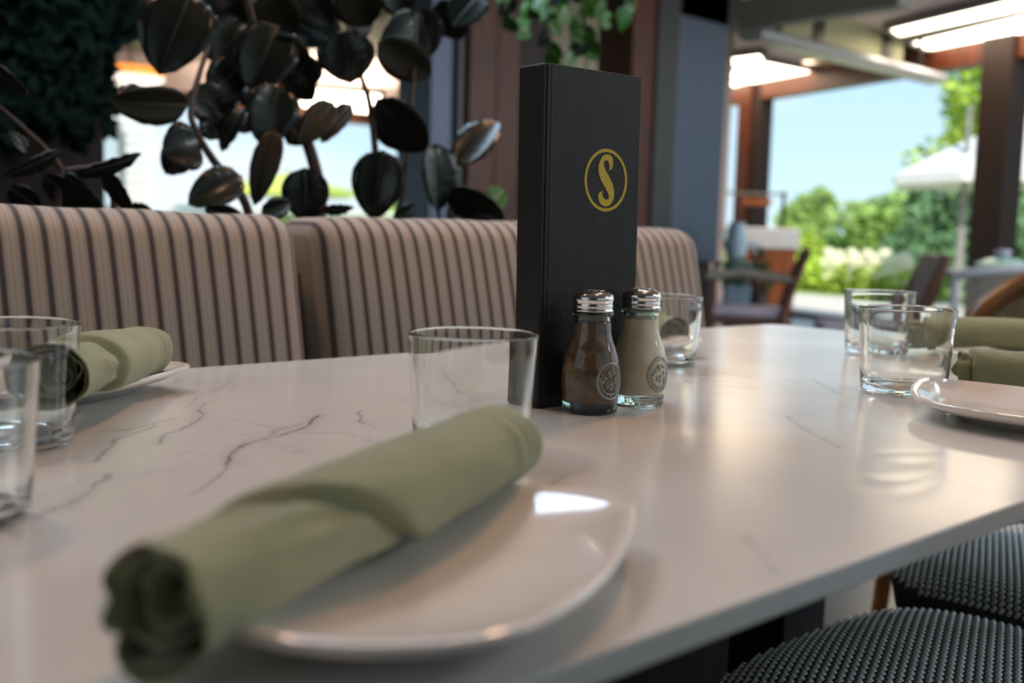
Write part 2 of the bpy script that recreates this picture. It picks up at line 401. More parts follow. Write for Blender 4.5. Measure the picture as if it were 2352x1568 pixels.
# partition columns of the dining room
PY = 4.5
pt = thing('trim_1', '', 'x'); del pt['label']; del pt['category']; pt['kind'] = 'structure'
def col_px(x0, x1, m, name, dy=0, z0=0, z1=2.9, dep=.3, yref=450):
    a = ony(x0, yref, PY + dy); b = ony(x1, yref, PY + dy)
    return MB().box((a.x, PY + dy, z0), (b.x, PY + dy + dep, z1)).build(name, m, pt, bevel=.008)
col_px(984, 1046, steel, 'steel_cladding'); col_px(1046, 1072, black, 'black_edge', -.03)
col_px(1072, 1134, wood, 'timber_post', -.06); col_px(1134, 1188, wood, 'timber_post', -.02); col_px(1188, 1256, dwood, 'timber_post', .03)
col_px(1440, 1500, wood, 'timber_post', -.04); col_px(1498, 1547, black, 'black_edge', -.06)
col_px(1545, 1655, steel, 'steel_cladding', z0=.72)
col_px(1553, 1640, dwood, 'timber_post', .05, z1=.72); col_px(1440, 1700, black, 'timber_post', .0, z0=2.32, z1=2.9, yref=60)  # black bracket across the column tops; black also paints their shadowed part
# brick pier just beyond the steel column
bp = thing('trim_2', '', 'x'); del bp['label']; del bp['category']; bp['kind'] = 'structure'
brm = mat('pale_brick', (.56, .42, .38), .85, nscale=30, namt=.2); mort = mat('mortar', (.5, .48, .46), .9, nscale=30, namt=.1)
p0 = ony(1630, 500, 6.2); p1 = ony(1668, 500, 6.2)
MB().box((p0.x + .01, 6.21, 0), (p1.x - .012, 6.4, 2.9)).build('mortar_core', mort, bp)
bmesh_ = None
for i in range(38):
    z = i * .076
    if bmesh_ is None: ob = MB().box((p0.x, 6.2, 0), (p1.x, 6.41, .064)).build('brick', brm, bp, bevel=.004); bmesh_ = ob
    else: ob = bmesh_.copy(); COL.objects.link(ob)
    ob.parent = bp; ob.location = (random.uniform(-.004, .004), 0, z)
# dark wall on the left behind the ivy
wlx = ony(238, 250, PY).x
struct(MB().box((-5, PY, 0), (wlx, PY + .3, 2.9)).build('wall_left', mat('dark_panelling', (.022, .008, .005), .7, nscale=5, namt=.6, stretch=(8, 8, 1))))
# ceiling beams on the right
bmx = MB(); a = onz(1560, 60, 2.62); b = onz(2080, -22, 2.62); bmx.bar(a, b, .16, .22)
tag(bmx.build('ceiling_beam', grey, None, bevel=.01), 'grey steel ceiling beam running from the steel column to the upper right', 'beam')

# hanging infrared heater and its support panel
hA = onz(1722, 92, 2.42); hB = onz(2140, 196, 2.42); hB.y = hA.y
h = thing('patio_heater', 'long grey hanging patio heater with a pale reflector below the ceiling', 'heater', hA)
Lh = hB.x - hA.x
hm = MB(); prof = [(0, -.11, .02), (0, -.12, .05), (0, -.07, .10), (0, .07, .10), (0, .12, .05), (0, .11, .02)]
hm.prism([V(p) for p in prof], (Lh, 0, 0)); hm.build('housing', mat('heater_housing', (.38, .40, .47), .4, metal=.5, nscale=4, namt=.1), h, bevel=.006)
MB().prism([V((.03, -.10, .018)), V((.03, -.06, .0)), V((.03, .06, .0)), V((.03, .10, .018))], (Lh - .06, 0, 0)).build('reflector', mat('heater_reflector', (.5, .48, .46), .3, metal=.6), h)
for t_ in (.12, .88): MB().bar((Lh * t_, 0, .10), (Lh * t_, 0, .48), .03, .03).build('hanger', black, h)
pa = onz(1800, 25, 2.78); pb = onz(2075, 128, 2.60)
pn = thing('baffle_board', 'olive grey board hanging edge on behind the patio heater', 'board', (pa.x, pa.y, 2.55))
MB().box((0, 0, -.04), (pb.x - pa.x + .4, .04, .34)).build('board', olive, pn, bevel=.004)
for t_ in (.28, 1.0): MB().box(((pb.x - pa.x) * t_, -.03, -.08), ((pb.x - pa.x) * t_ + .14, -.005, .35)).build('bracket', black, pn, bevel=.004)

# ------------------------------------------------------------------ outdoors
struct(MB().box((-60, 12.9, -.35), (140, 160, -.12)).build('ground', grass))
struct(MB().box((10.9, -60, -.35), (140, 12.9, -.12)).build('ground', grass))
pavm = MB(); 
pvt = thing('terrace', 'pale stone terrace just outside the threshold at the right', 'terrace', (13.5, 7, -.12))
for i in range(9):
    for j in range(16):
        x0 = -2.4 + i * .62; y0 = -7 + j * .92
        MB().box((x0, y0, -.02 + random.uniform(0, .008)), (x0 + .6, y0 + .9, .03)).build('paving_slab', paving, pvt)
MB().box((-2.5, -7.1, -.02), (3.2, 7.8, .005)).build('bedding', mat('bedding', (.4, .38, .34), .9), pvt)

def crown(mb, c, r, n, s, seed):
    rnd = random.Random(seed)
    for i in range(n):
        d = V((rnd.gauss(0, 1), rnd.gauss(0, 1), rnd.gauss(0, 1))).normalized()
        q = rnd.uniform(.55, 1.0) ** .6 * (1 + .35 * noise.noise(d * 2.3 + V((seed, 0, 0))))
        p = V((c[0] + d.x * r[0] * q, c[1] + d.y * r[1] * q, c[2] + d.z * r[2] * q))
        a = V((rnd.gauss(0, 1), rnd.gauss(0, 1), rnd.gauss(0, .6))).normalized(); b = a.cross(V((rnd.gauss(0, 1), rnd.gauss(0, 1), 1))).normalized()
        z = s * rnd.uniform(.6, 1.3); nrm = a.cross(b) * z * .25
        mb.add([p - a * z, p - b * z * .5 + nrm, p + a * z, p + b * z * .5 + nrm], [(0, 1, 2), (0, 2, 3)])
    return mb
def tree(px, D, ztop, rw, label, m, seed, name='tree', n=2600, s=.16, trunk=True, sub=4, zc=None, group=None, cat='tree'):
    g = atd(px, 560, D); g.z = -.12
    t = thing(name, label, cat, g, group=group)
    rnd = random.Random(seed)
    h = ztop + .12
    if trunk:
        tb = MB(); tb.tube([(0, 0, 0), (.05, 0, h * .35), (-.04, .05, h * .7)], [rw * .06, rw * .045, rw * .02], 8)
        for k in range(4): a = k * 1.6 + seed; tb.tube([(0, 0, h * (.3 + .08 * k)), (math.cos(a) * rw * .5, math.sin(a) * rw * .5, h * (.5 + .08 * k))], [rw * .03, rw * .012], 6)
        tb.build('trunk', bark, t, smooth=True)
    cm = MB()
    for k in range(sub):
        a = rnd.uniform(0, 6.28); rr = rw * .5 * (k > 0)
        crown(cm, (math.cos(a) * rr, math.sin(a) * rr, h * (.42 + .5 * (k + .3) / (sub + .6))), (rw * (.75 - .3 * k / sub),) * 2 + (h * .3,), n // sub, s, seed * 7 + k)
    o = cm.build('foliage', m, t); o['kind'] = 'stuff'
    return t
TG = 'trees beyond the terrace'
tree(2055, 34, 2.35, 2.0, 'bright green bushy tree below the left tip of the white parasol', leafg[2], 3, group=TG)
tree(2190, 44, 7.6, 3.4, 'tall yellow green tree rising above the white parasol', leafg[0], 5, group=TG, n=3600, s=.2)
tree(2275, 30, 7.4, 1.6, 'tallest tree standing right against the dark right post', leafg[0], 6, group=TG, n=3000)
tree(2195, 25, 2.6, 1.7, 'dark green tree showing below the white parasol', leafg[1], 8, group=TG, n=3200)
tree(1852, 40, 2.7, 1.0, 'slim pale green tree left of the open gap of sky', leafg[2], 9, group=TG)
BG = 'bushes beyond the terrace'
tree(1838, 29, 1.15, 1.0, 'low yellow green bush beneath the slim pale tree', leafg[0], 10, name='bush', group=BG, trunk=False, cat='bush')
tree(1935, 36, 1.05, 1.3, 'low mid green bush in the open gap of sky', leafg[2], 11, name='bush', group=BG, trunk=False, cat='bush')
tree(2112, 20.6, 1.05, .9, 'dark low bush right of the white flowers', leafg[1], 15, name='bush', group=BG, trunk=False, cat='bush')
tree(2350, 22, 1.9, 1.2, 'green bush glimpsed right of the dark right post', leafg[1], 16, name='bush', group=BG, trunk=False, cat='bush')
tree(955, 26, 1.5, 1.0, 'pale green bush seen left of the near steel column', leafg[2], 17, name='bush', group=BG, trunk=False, cat='bush')
# distant ridge
rg = MB(); pts = []
for i in range(41):
    a = math.radians(20 + i * 1.6); R_ = 150; z = 2.2 + 1.6 * noise.noise(V((i * .23, 0, 0))) + 1.2 * noise.noise(V((i * .9, 3, 0)))
    pts.append((R_ * math.cos(a), R_ * math.sin(a), z))
for (x, y, z), (x2, y2, z2) in zip(pts, pts[1:]):
    rg.add([(x, y, -1), (x2, y2, -1), (x2, y2, z2), (x, y, z), (x * 1.1, y * 1.1, -1), (x2 * 1.1, y2 * 1.1, -1)], [(0, 1, 2, 3), (3, 2, 5, 4), (0, 3, 4), (1, 5, 2)])
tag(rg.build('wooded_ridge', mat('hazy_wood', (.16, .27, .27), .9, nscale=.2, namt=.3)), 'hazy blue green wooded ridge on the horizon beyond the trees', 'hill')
# hydrangea hedge
hp = atd(1965, 600, 20)
hy = thing('hydrangea_hedge', 'hedge of green shrubs covered with creamy white flower heads on the lawn', 'flowering hedge', (hp.x, hp.y, -.12))
hd = (wallx(2100, 1) - wallx(1850, 1)).normalized(); hm = MB()
for k in range(9): crown(hm, hd * (k - 4) * .42 + V((0, 0, .30)), (.42, .42, .40), 330, .09, 40 + k)
o = hm.build('foliage', leafg[0], hy); o['kind'] = 'stuff'
flm = mat('flower_cream', (.85, .85, .62), .8, nscale=6, namt=.1); rnd = random.Random(4)
fb = None
for k in range(130):
    z = rnd.uniform(.30, .80); tc_ = V((-FW.x, -FW.y, 0)).normalized(); off = hd * rnd.uniform(-1.0, 1.3) + tc_ * (.50 - .3 * (z - .3) / .5 + rnd.uniform(-.04, .06))
    if fb is None:
        f = MB(); f.ball((0, 0, 0), .085, 8, 6, (1, 1, .85))
        for q in range(60):
            d = V((rnd.gauss(0, 1), rnd.gauss(0, 1), rnd.gauss(0, 1))).normalized() * .085; e1 = d.orthogonal().normalized() * .022; e2 = d.cross(e1).normalized() * .022
            f.add([d * 1.02 - e1, d * 1.16 - e2, d * 1.02 + e1, d * 1.16 + e2], [(0, 1, 2, 3)])
        ob = f.build('flower_head', flm, hy); fb = ob
    else: ob = fb.copy(); COL.objects.link(ob); ob.parent = hy
    ob.location = off + V((0, 0, z)); s = rnd.uniform(.7, 1.25); ob.scale = (s, s, s)

# white parasol outside
def parasol(px, py, D, Rr, ztip, drop, m, label, pole_m, n=8):
    c = atd(px, py, D); r = thing('parasol', label, 'parasol', (c.x, c.y, -.1))
    vs = [(0, 0, ztip)] + [(Rr * math.cos(2*math.pi*k/n), Rr * math.sin(2*math.pi*k/n), ztip - drop) for k in range(n)]
    vs += [(0, 0, ztip - .05)] + [(Rr * math.cos(2*math.pi*k/n), Rr * math.sin(2*math.pi*k/n), ztip - drop - .16) for k in range(n)]
    fs = [(0, 1 + k, 1 + (k+1) % n) for k in range(n)] + [(n+1, n+2+(k+1) % n, n+2+k) for k in range(n)] + [(1+k, n+2+k, n+2+(k+1) % n, 1+(k+1) % n) for k in range(n)]
    MB().add(vs, fs).build('canopy', m, r)
    MB().tube([(0, 0, 0), (0, 0, ztip + .08)], .035, 10).build('pole', pole_m, r)
    for k in range(n):
        a = 2*math.pi*k/n; MB().bar((0, 0, ztip - .12), (Rr * .95 * math.cos(a), Rr * .95 * math.sin(a), ztip - drop - .1), .02, .02).build('rib', pole_m, r)
    MB().lathe([(0, 0), (.3, 0), (.3, .06), (.05, .1), (0, .1)], n=20).build('base', grey, r)
    return r
canvas = mat('white_canvas', (.74, .75, .72), .8, nscale=8, namt=.05)
parasol(2345, 330, 16, 1.85, 3.0, .95, canvas, 'white parasol standing on the terrace behind the right post', grey)
parasol(660, 400, 24, 1.55, 2.2, .38, mat('lime_canvas', (.50, .60, .12), .8, nscale=8, namt=.06), 'lime green parasol seen through the rubber plant', grey)
lp = atd(2215, 430, 15.5); q = thing('street_post', 'tall thin grey post standing in front of the dark green tree', 'post', (lp.x, lp.y, -.1))
MB().tube([(0, 0, 0), (0, 0, 2.95)], [.07, .035], 10).build('shaft', grey, q); MB().ball((0, 0, 2.97), .05).build('finial', grey, q)
# white building and awning beyond the left windows
bl = thing('pavilion', 'sunlit white clapboard pavilion glimpsed through the leaves at the left', 'building', (3.6, 17, -.1))
for i in range(22): MB().bar((0, 0, .14 + i * .155), (3.55, 0, .14 + i * .155), .04, .13).build('cladding_board', white, bl)
MB().box((0, .03, 0), (3.5, 2.2, 3.5)).build('body', mat('pavilion_body', (.6, .6, .6), .8), bl)
MB().prism([V((-.2, -.3, 3.5)), V((-.2, 2.5, 3.5)), V((-.2, 1.1, 4.3))], (3.9, 0, 0)).build('roof', grey, bl)
for wx in (.45, 2.2):
    wf = MB().box((wx, -.06, 1.2), (wx + .8, 0, 2.5)).build('window', mat('pavilion_glass', (.5, .62, .72), .1), bl)
    fm = MB(); 
    for a, b in (((wx, -.08, 1.2), (wx + .8, -.08, 1.2)), ((wx, -.08, 1.85), (wx + .8, -.08, 1.85)), ((wx, -.08, 2.5), (wx + .8, -.08, 2.5)), ((wx, -.08, 1.2), (wx, -.08, 2.5)), ((wx + .8, -.08, 1.2), (wx + .8, -.08, 2.5)), ((wx + .4, -.08, 1.2), (wx + .4, -.08, 2.5))): fm.bar(a, b, .05, .05)
    fm.build('frame', grey, wf)
wc = atd(700, 460, 22)
cw = thing('canvas_shelter', 'low white canvas shelter standing below the lime parasol', 'shelter', (wc.x, wc.y, -.1))
MB().prism([V((-2.2, 0, 1.25)), V((2.6, -.6, 1.25)), V((2.6, 1.5, 1.25)), V((-2.2, 2.0, 1.25))], (0, 0, .09)).build('roof', canvas, cw)
for x, y in ((-2.1, .1), (2.5, -.5), (2.5, 1.4), (-2.1, 1.9)): MB().tube([(x, y, 0), (x, y, 1.27)], .03, 8).build('leg', grey, cw)
MB().box((-2.1, 1.6, .1), (2.5, 1.65, 1.2)).build('side_cloth', canvas, cw)

# ------------------------------------------------------------------ patio furniture beyond the table
# cedar service stand
cp = onz(1755, 724, 0); u = (RT * 1.0); u.z = 0; u.normalize(); vdir = V((-u.y, u.x, 0))
ca = math.atan2(u.y, u.x)
sd = thing('service_stand', 'orange cedar service stand with a white top, standing by the left post', 'cabinet', (cp.x, cp.y, 0), rz=ca)
MB().box((-.35, 0, .03), (.33, .5, .78)).build('body', orange, sd, bevel=.008)
for i in range(5): MB().box((-.35 + i * .136, -.02, .06), (-.35 + i * .136 + .13, -.001, .76)).build('panel', orange, sd, bevel=.004)
MB().box((-.38, -.04, .78), (.36, .54, 1.02)).build('top_cabinet', white, sd, bevel=.015)
MB().bar((.22, .25, 1.02), (.22, .25, 1.45), .035, .035).build('post', dwood, sd)
MB().bar((-.45, .25, 1.42), (.26, .25, 1.42), .03, .03).build('rail', grey, sd)
MB().box((-.28, .1, 1.28), (.04, .16, 1.36)).build('crossbar', orange, sd)
# small side table with potted herb, pale planter box, armchair
g0 = atd(1737, 707, 7.2)
stb = thing('side_table', 'small round dark side table carrying the potted herb', 'table', (g0.x, g0.y, 0))
zt = g0.z - .005
MB().lathe([(0, zt - .03), (.17, zt - .03), (.17, zt), (0, zt)], n=28).build('tabletop', dwood, stb)
MB().tube([(0, 0, .02), (0, 0, zt - .02)], .025).build('leg', black, stb); MB().lathe([(0, 0), (.15, 0), (.15, .02), (0, .03)], n=24).build('base', black, stb)
PSC = 1.2
pp = thing('potted_herb', 'bushy grey green herb in a dark square pot on the small side table', 'potted plant', (g0.x, g0.y, zt + .001)); pp.scale = (PSC,) * 3
MB().prism([V((-.045, -.045, 0)), V((.045, -.045, 0)), V((.045, .045, 0)), V((-.045, .045, 0))], (0, 0, .085)).build('pot', mat('plum_pot', (.05, .016, .02), .5, nscale=9, namt=.2), pp, bevel=.006)
MB().box((-.04, -.04, .08), (.04, .04, .092)).build('soil', soil, pp)
o = crown(crown(MB(), (-.01, 0, .17), (.10, .10, .09), 500, .018, 77), (.0, 0, .26), (.05, .05, .10), 220, .016, 78).build('foliage', mat('herb_leaf', (.10, .14, .06), .7, nscale=30, namt=.4), pp); o['kind'] = 'stuff'
g1 = onz(1688, 745, 0); g1 = atd(1690, 700, 6.6)
pb_ = thing('planter_box', 'pale blue tapered planter with trailing leaves left of the cedar stand', 'planter', (g1.x, g1.y, 0))
MB().lathe([(0, 0), (.085, 0), (.11, .60), (.10, .60), (.09, .56), (0, .56)], n=4).build('box', mat('pale_blue_glaze', (.34, .48, .58), .4, nscale=5, namt=.1), pb_, bevel=.008)
o = crown(MB(), (0, 0, .68), (.09, .09, .10), 200, .03, 81).build('foliage', mat('sea_green_leaf', (.20, .34, .28), .6, nscale=20, namt=.4), pb_); o['kind'] = 'stuff'
g2 = atd(1688, 620, 6.9)
jg = thing('watering_jug', 'pale blue watering jug with a slanting spout above the planter', 'jug', (g2.x, g2.y, .735))
MB().lathe([(0, 0), (.06, 0), (.075, .12), (.05, .22), (.055, .26), (.045, .26), (.04, .21), (.06, .12), (.05, .012), (0, .012)], n=24).build('body', MATS['pale_blue_glaze'], jg, smooth=True)
MB().tube([V((0, 0, .1)) + u * .05, V((0, 0, .1)) + u * .11 + V((0, 0, .03)), V((0, 0, .1)) + u * .13 + V((0, 0, -.04))], [.018, .012, .01], 8).build('spout', MATS['pale_blue_glaze'], jg, smooth=True)
MB().tube([V((0, 0, .22)) - u * .05, V((0, 0, .2)) - u * .1, V((0, 0, .08)) - u * .07], .008, 8).build('handle', MATS['pale_blue_glaze'], jg, smooth=True)
jt = thing('plant_shelf', 'narrow dark shelf stand holding the blue jug', 'stand', (g2.x, g2.y, 0))
MB().box((-.10, -.10, .71), (.10, .10, .734)).build('shelf', dwood, jt)
for x, y in ((-.09, -.09), (.09, -.09), (.09, .09), (-.09, .09)): MB().bar((x, y, 0), (x, y, .712), .02, .02).build('leg', dwood, jt)

lil = mat('lilac_cushion', (.55, .48, .55), .9, nscale=20, namt=.1)
chairw = mat('chair_walnut', (.16, .07, .045), .5, nscale=8, namt=.4, stretch=(8, 8, 1))
def garden_chair(px, D, rz, label, cush, wd=.5, arms=True, name='armchair'):
    c = atd(px, 700, D)
    r = thing(name, label, 'chair', (c.x, c.y, 0), rz=rz)
    for sx_ in (-1, 1):
        MB().bar((sx_ * (wd/2 - .02), -.22, 0), (sx_ * (wd/2 - .02), -.22, .44 if not arms else .66), .035, .035).build('leg', chairw, r, bevel=.004)
        MB().tube([(sx_ * (wd/2 - .02), .20, 0), (sx_ * (wd/2 - .02), .18, .45), (sx_ * (wd/2 - .02), .25, .68), (sx_ * (wd/2 - .02), .31, .84)], [.018, .024, .024, .018], 8).build('leg', chairw, r, smooth=True)
        if arms: MB().tube([(sx_ * (wd/2 - .02), -.25, .665), (sx_ * (wd/2 - .01), -.05, .69), (sx_ * (wd/2 - .02), .24, .66)], .022, 8).build('arm', mat('worn_brass', (.34, .31, .25), .4, metal=.4, nscale=12, namt=.2), r, smooth=True)
    MB().box((-wd/2, -.24, .40), (wd/2, .22, .435)).build('seat', chairw, r, bevel=.008)
    MB().box((-wd/2 + .02, -.23, .436), (wd/2 - .02, .19, .49)).build('cushion', cush, r, bevel=.02, seg=3, smooth=True)
    if not arms:
        MB().prism([V((-wd/2 + .01, .175, .47)), V((-wd/2 + .01, .225, .47)), V((-wd/2 + .01, .335, .84)), V((-wd/2 + .01, .285, .84))], (wd - .02, 0, 0)).build('backrest', chairw, r, bevel=.01)
        return r
    for k in range(5): x = -wd/2 + .07 + k * (wd - .14) / 4; MB().bar((x, .20, .46), (x, .30, .80), .03, .012, upv=(0, 1, .3)).build('back_slat', chairw, r)
    MB().bar((-wd/2, .305, .815), (wd/2, .305, .815), .025, .06).build('top_rail', chairw, r, bevel=.006)
    return r
# facing left, backrest edge-on
garden_chair(1722, 6.2, ca - math.pi/2 - .22, 'walnut armchair with a lilac seat cushion facing left beyond the table end', lil, .48)
garden_chair(1992, 5.2, ca - math.pi/2 - .18, 'brown wooden chair with a broad back beyond the glasses at the right', lil, .5, False, 'dining_chair')
# white wicker tub chair
c = atd(2330, 700, 4.9); ww = thing('tub_chair', 'white framed tub chair with a beige wicker back at the right', 'chair', (c.x, c.y, 0), rz=ca)
wpan = mat('beige_wicker', (.48, .41, .33), .8, bump=1, bscale=160, nscale=90, namt=.35)
arc = []
for k in range(13):
    a = math.radians(200 + k * 140 / 12); arc.append(V((.30 * math.cos(a), .30 * math.sin(a) + .1, .0)))
MB().tube([p + V((0, 0, .80 - .05 * abs(i - 6) / 6)) for i, p in enumerate(arc)], .026, 10).build('top_rail', white, ww, smooth=True)
pm = MB()
for i, (p, q_) in enumerate(zip(arc[1:-1], arc[2:-1])):
    n = V((p.x, p.y - .1, 0)).normalized() * .008
    pm.add([p + V((0, 0, .44)), q_ + V((0, 0, .44)), q_ + V((0, 0, .77)), p + V((0, 0, .77)), p + n + V((0, 0, .44)), q_ + n + V((0, 0, .44)), q_ + n + V((0, 0, .77)), p + n + V((0, 0, .77))], [(0, 1, 2, 3), (7, 6, 5, 4), (3, 2, 6, 7), (0, 4, 5, 1)])
pm.build('back_panel', wpan, ww)
MB().lathe([(0, .42), (.27, .42), (.29, .445), (.27, .47), (0, .48)], (0, .08, 0), 28).build('seat', white, ww, smooth=True)
for a in (40, 140, 220, 320): x, y = .24 * math.cos(math.radians(a)), .24 * math.sin(math.radians(a)) + .08; MB().tube([(x, y, .43), (x * 1.15, y * 1.15, 0)], [.02, .014], 8).build('leg', white, ww, smooth=True)
for s_ in (0, 12): MB().tube([arc[s_] + V((0, 0, .45)), arc[s_] + V((0, 0, .75))], .022, 8).build('arm_post', white, ww, smooth=True)
# mint lidded pot on a small white table
c = atd(2300, 622, 6.4); mt_ = thing('bistro_table', 'white round bistro table under the mint pot at the far right', 'table', (c.x, c.y, 0))
MB().lathe([(0, c.z - .03), (.34, c.z - .03), (.34, c.z), (0, c.z)], n=36).build('tabletop', white, mt_); MB().tube([(0, 0, .02), (0, 0, c.z - .02)], .03).build('leg', white, mt_)
MB().lathe([(0, 0), (.2, 0), (.2, .02), (0, .03)], n=24).build('base', white, mt_)
mpot = thing('covered_dish', 'mint green covered dish with a lilac knob on the bistro table', 'dish', (c.x, c.y, c.z + .001))
MB().lathe([(0, 0), (.10, 0), (.15, .03), (.155, .04), (.08, .075), (0, .085)], n=32).build('dish', mat('mint_glaze', (.30, .56, .48), .3, nscale=8, namt=.08), mpot, smooth=True)
MB().lathe([(0, .08), (.03, .08), (.05, .11), (.045, .125), (0, .13)], n=20).build('knob', mat('lilac_glaze', (.40, .38, .52), .4), mpot, smooth=True)
# bentwood chair at the end of the table
c = onz(2352, 1000, 0); c = V((2.02, .62, 0))
bc = thing('bentwood_chair', 'brown bentwood chair with a woven back at the far right end of the table', 'chair', c, rz=0)
rail = []
pA = atd(2238, 738, 2.05) - c; pM = atd(2295, 682, 2.05) - c; pC = atd(2372, 645, 2.05) - c; dx = (pC - pA); 
pE = pC + V((pC - pM).xyz) * 1.2 + V((0, 0, -.045)); pF = pE + V((.03, -.13, -.10)); pG = pF + V((.01, -.03, -.14))
ctrl = [V((pA.x, pA.y + .035, .45)), pA + V((-.005, .02, -.08)), pA, pM, pC, pE, pF, pG, V((pG.x, pG.y, .45))]
def crm(P, n=8):
    out = []
    Q = [P[0]] + P + [P[-1]]
    for i in range(1, len(Q)-2):
        for k in range(n):
            t = k / n; a, b, c_, d = Q[i-1], Q[i], Q[i+1], Q[i+2]
            out.append(.5 * ((2*b) + (c_-a)*t + (2*a-5*b+4*c_-d)*t*t + (3*b-a-3*c_+d)*t**3))
    out.append(P[-1]); return out
rail = crm(ctrl, 6)
MB().tube(rail, .021, 10).build('back_frame', mat('bentwood', (.20, .085, .022), .35, nscale=20, namt=.3), bc, smooth=True)
cen = V((sum(p.x for p in rail)/len(rail), sum(p.y for p in rail)/len(rail), .62)); pm = MB(); rr = [cen + (p - cen) * .95 for p in rail]
off = V((.006, .002, 0)); k0 = len(rr)
pm.add([cen] + rr + [cen + off] + [p + off for p in rr], [(0, i + 1, i + 2) for i in range(k0 - 1)] + [(k0 + 1, k0 + 3 + i, k0 + 2 + i) for i in range(k0 - 1)])
pm.build('back_panel', mat('cane_panel', (.22, .17, .09), .8, bump=1, bscale=200, nscale=120, namt=.35), bc)
sc_ = V(((ctrl[0].x + ctrl[-1].x)/2 + .0, (ctrl[0].y + ctrl[-1].y)/2, 0))
MB().lathe([(0, .43), (.19, .43), (.21, .45), (.19, .468), (0, .472)], sc_ + V((-.16, 0, 0)), 28).build('seat', MATS['cane_panel'], bc, smooth=True)
for a, b in ((.12, .14), (.12, -.14), (-.16, .14), (-.16, -.14)): MB().tube([sc_ + V((-.16 + a, b, .44)), sc_ + V((-.16 + a * 1.2, b * 1.15, 0))], [.017, .013], 8).build('leg', MATS['bentwood'], bc, smooth=True)

# ------------------------------------------------------------------ banquette
bq = thing('banquette', 'long banquette with beige cushions in dark vertical stripes behind the table', 'bench', (0, 1.2, 0))
def cushion(x0, x1, name='back_cushion'):
    nx, nz = max(8, int((x1 - x0) / .03)), 1
    m = MB().box((x0, 0, .44), (x1, .125, .906))
    me_o = m.build(name, stripe, bq, bevel=.034, seg=5, smooth='all')
    me = me_o.data
    bm = bmesh.new(); bm.from_mesh(me)
    bmesh.ops.subdivide_edges(bm, edges=[e for e in bm.edges if e.calc_length() > .3], cuts=18, use_grid_fill=True)
    L = x1 - x0
    for v in bm.verts:
        sx_ = (v.co.x - x0) / L; sz = (v.co.z - .44) / .466
        bulge = (1 - (2*sx_ - 1) ** 6) * (1 - abs(2*sz - 1) ** 3)
        if v.co.y < .06: v.co.y -= .014 * bulge
        v.co.z += .004 * math.sin(sx_ * 3.14) * (sz > .8) + .0012 * math.sin(v.co.x * 40)
        v.co.y += (v.co.z - .9) * .20
    bm.to_mesh(me); bm.free()
    pz = MB().tube([(x0 + .002, .055 + (z - .9) * .2, z) for z in [.47 + .06 * k for k in range(7)]], .0045, 8).build('piping', cushion_side, me_o, smooth=True)
    return me_o
cushion(-.95, .703); cushion(.725, 1.532)
MB().box((-.95, -.34, .33), (1.532, .05, .46)).build('seat_cushion', stripe, bq, bevel=.03, seg=4, smooth='all')
MB().box((-.95, -.30, 0), (1.53, .14, .33)).build('plinth', dwood, bq, bevel=.006)
MB().box((-.95, .10, .33), (1.53, .15, .84)).build('back_board', dwood, bq)

# planter box behind the banquette
pl = thing('planter_trough', 'long dark timber planter trough behind the banquette', 'planter', (0, 1.38, 0))
t_ = MB(); t_.box((-1, 0, 0), (1.6, .03, .86)); t_.box((-1, .47, 0), (1.6, .5, .86)); t_.box((-1, .03, 0), (-.97, .47, .86)); t_.box((1.57, .03, 0), (1.6, .47, .86)); t_.box((-.97, .03, .02), (1.57, .47, .06))
t_.build('box', dwood, pl); MB().box((-.97, .031, .06), (1.57, .469, .80)).build('soil', soil, pl)

# ------------------------------------------------------------------ rubber plants
def leaf_mesh(base, tip, hw, nrm, droop=.06, cup=.22, shape=.55, nl=12, nw=6):
    ax = tip - base; L = ax.length; ax.normalize(); nrm = (nrm - ax * nrm.dot(ax)).normalized(); sd_ = ax.cross(nrm)
    vs = []; fs = []
    for i in range(nl + 1):
        t = i / nl
        wd = (math.sin(math.pi * min(1, t ** .80)) ** .62) * hw if 0 < t < 1 else .0006
        wd = max(wd, .0008); bow = droop * L * (4 * t * (1 - t))
        for j in range(nw + 1):
            s = 2 * j / nw - 1
            vs.append(base + ax * L * t + sd_ * s * wd + nrm * (bow + cup * wd * abs(s) ** 1.5 - .0006 * 0) + nrm * .002 * math.sin(t * 30 + s * 4) * abs(s))
    for i in range(nl):
        for j in range(nw): a = i * (nw + 1) + j; fs.append((a, a + 1, a + nw + 2, a + nw + 1))
    return vs, fs
def add_leaf(root, bx, by, tx, ty, hwpx, Y=1.6, tilt=0, m=rubber, d2=0, name='leaf', droop=.05, label=None):
    b = ony(bx, by, Y); t = ony(tx, ty, Y + d2); Z = (b - EYE).dot(FW)
    ax = (t - b).normalized(); view = (EYE - (b + t) / 2).normalized()
    n = (view - ax * view.dot(ax)).normalized(); n = (Matrix.Rotation(tilt, 3, ax) @ n)
    hw = hwpx / FPX * Z / max(.25, abs(math.cos(tilt)))
    vs, fs = leaf_mesh(b, t, hw, n, droop=droop)
    mb = MB().add(vs, fs); local(mb, root)
    o = mb.build(name, m, root, smooth='all')
    sm = o.modifiers.new('thick', 'SOLIDIFY'); sm.thickness = .0012
    rib = MB(); P = [V(vs[i * 7 + 3]) for i in range(13)]
    rib.tube([p + n * .0008 for p in P], [.0016 * (1 - i / 14) + .0003 for i in range(13)], 5); local(rib, root)
    r = rib.build('midrib', MATS['midrib'], o, smooth=True)
    if label: o['label'] = label
    return o
mat('midrib', (.035, .034, .018), .4, nscale=30, namt=.2)
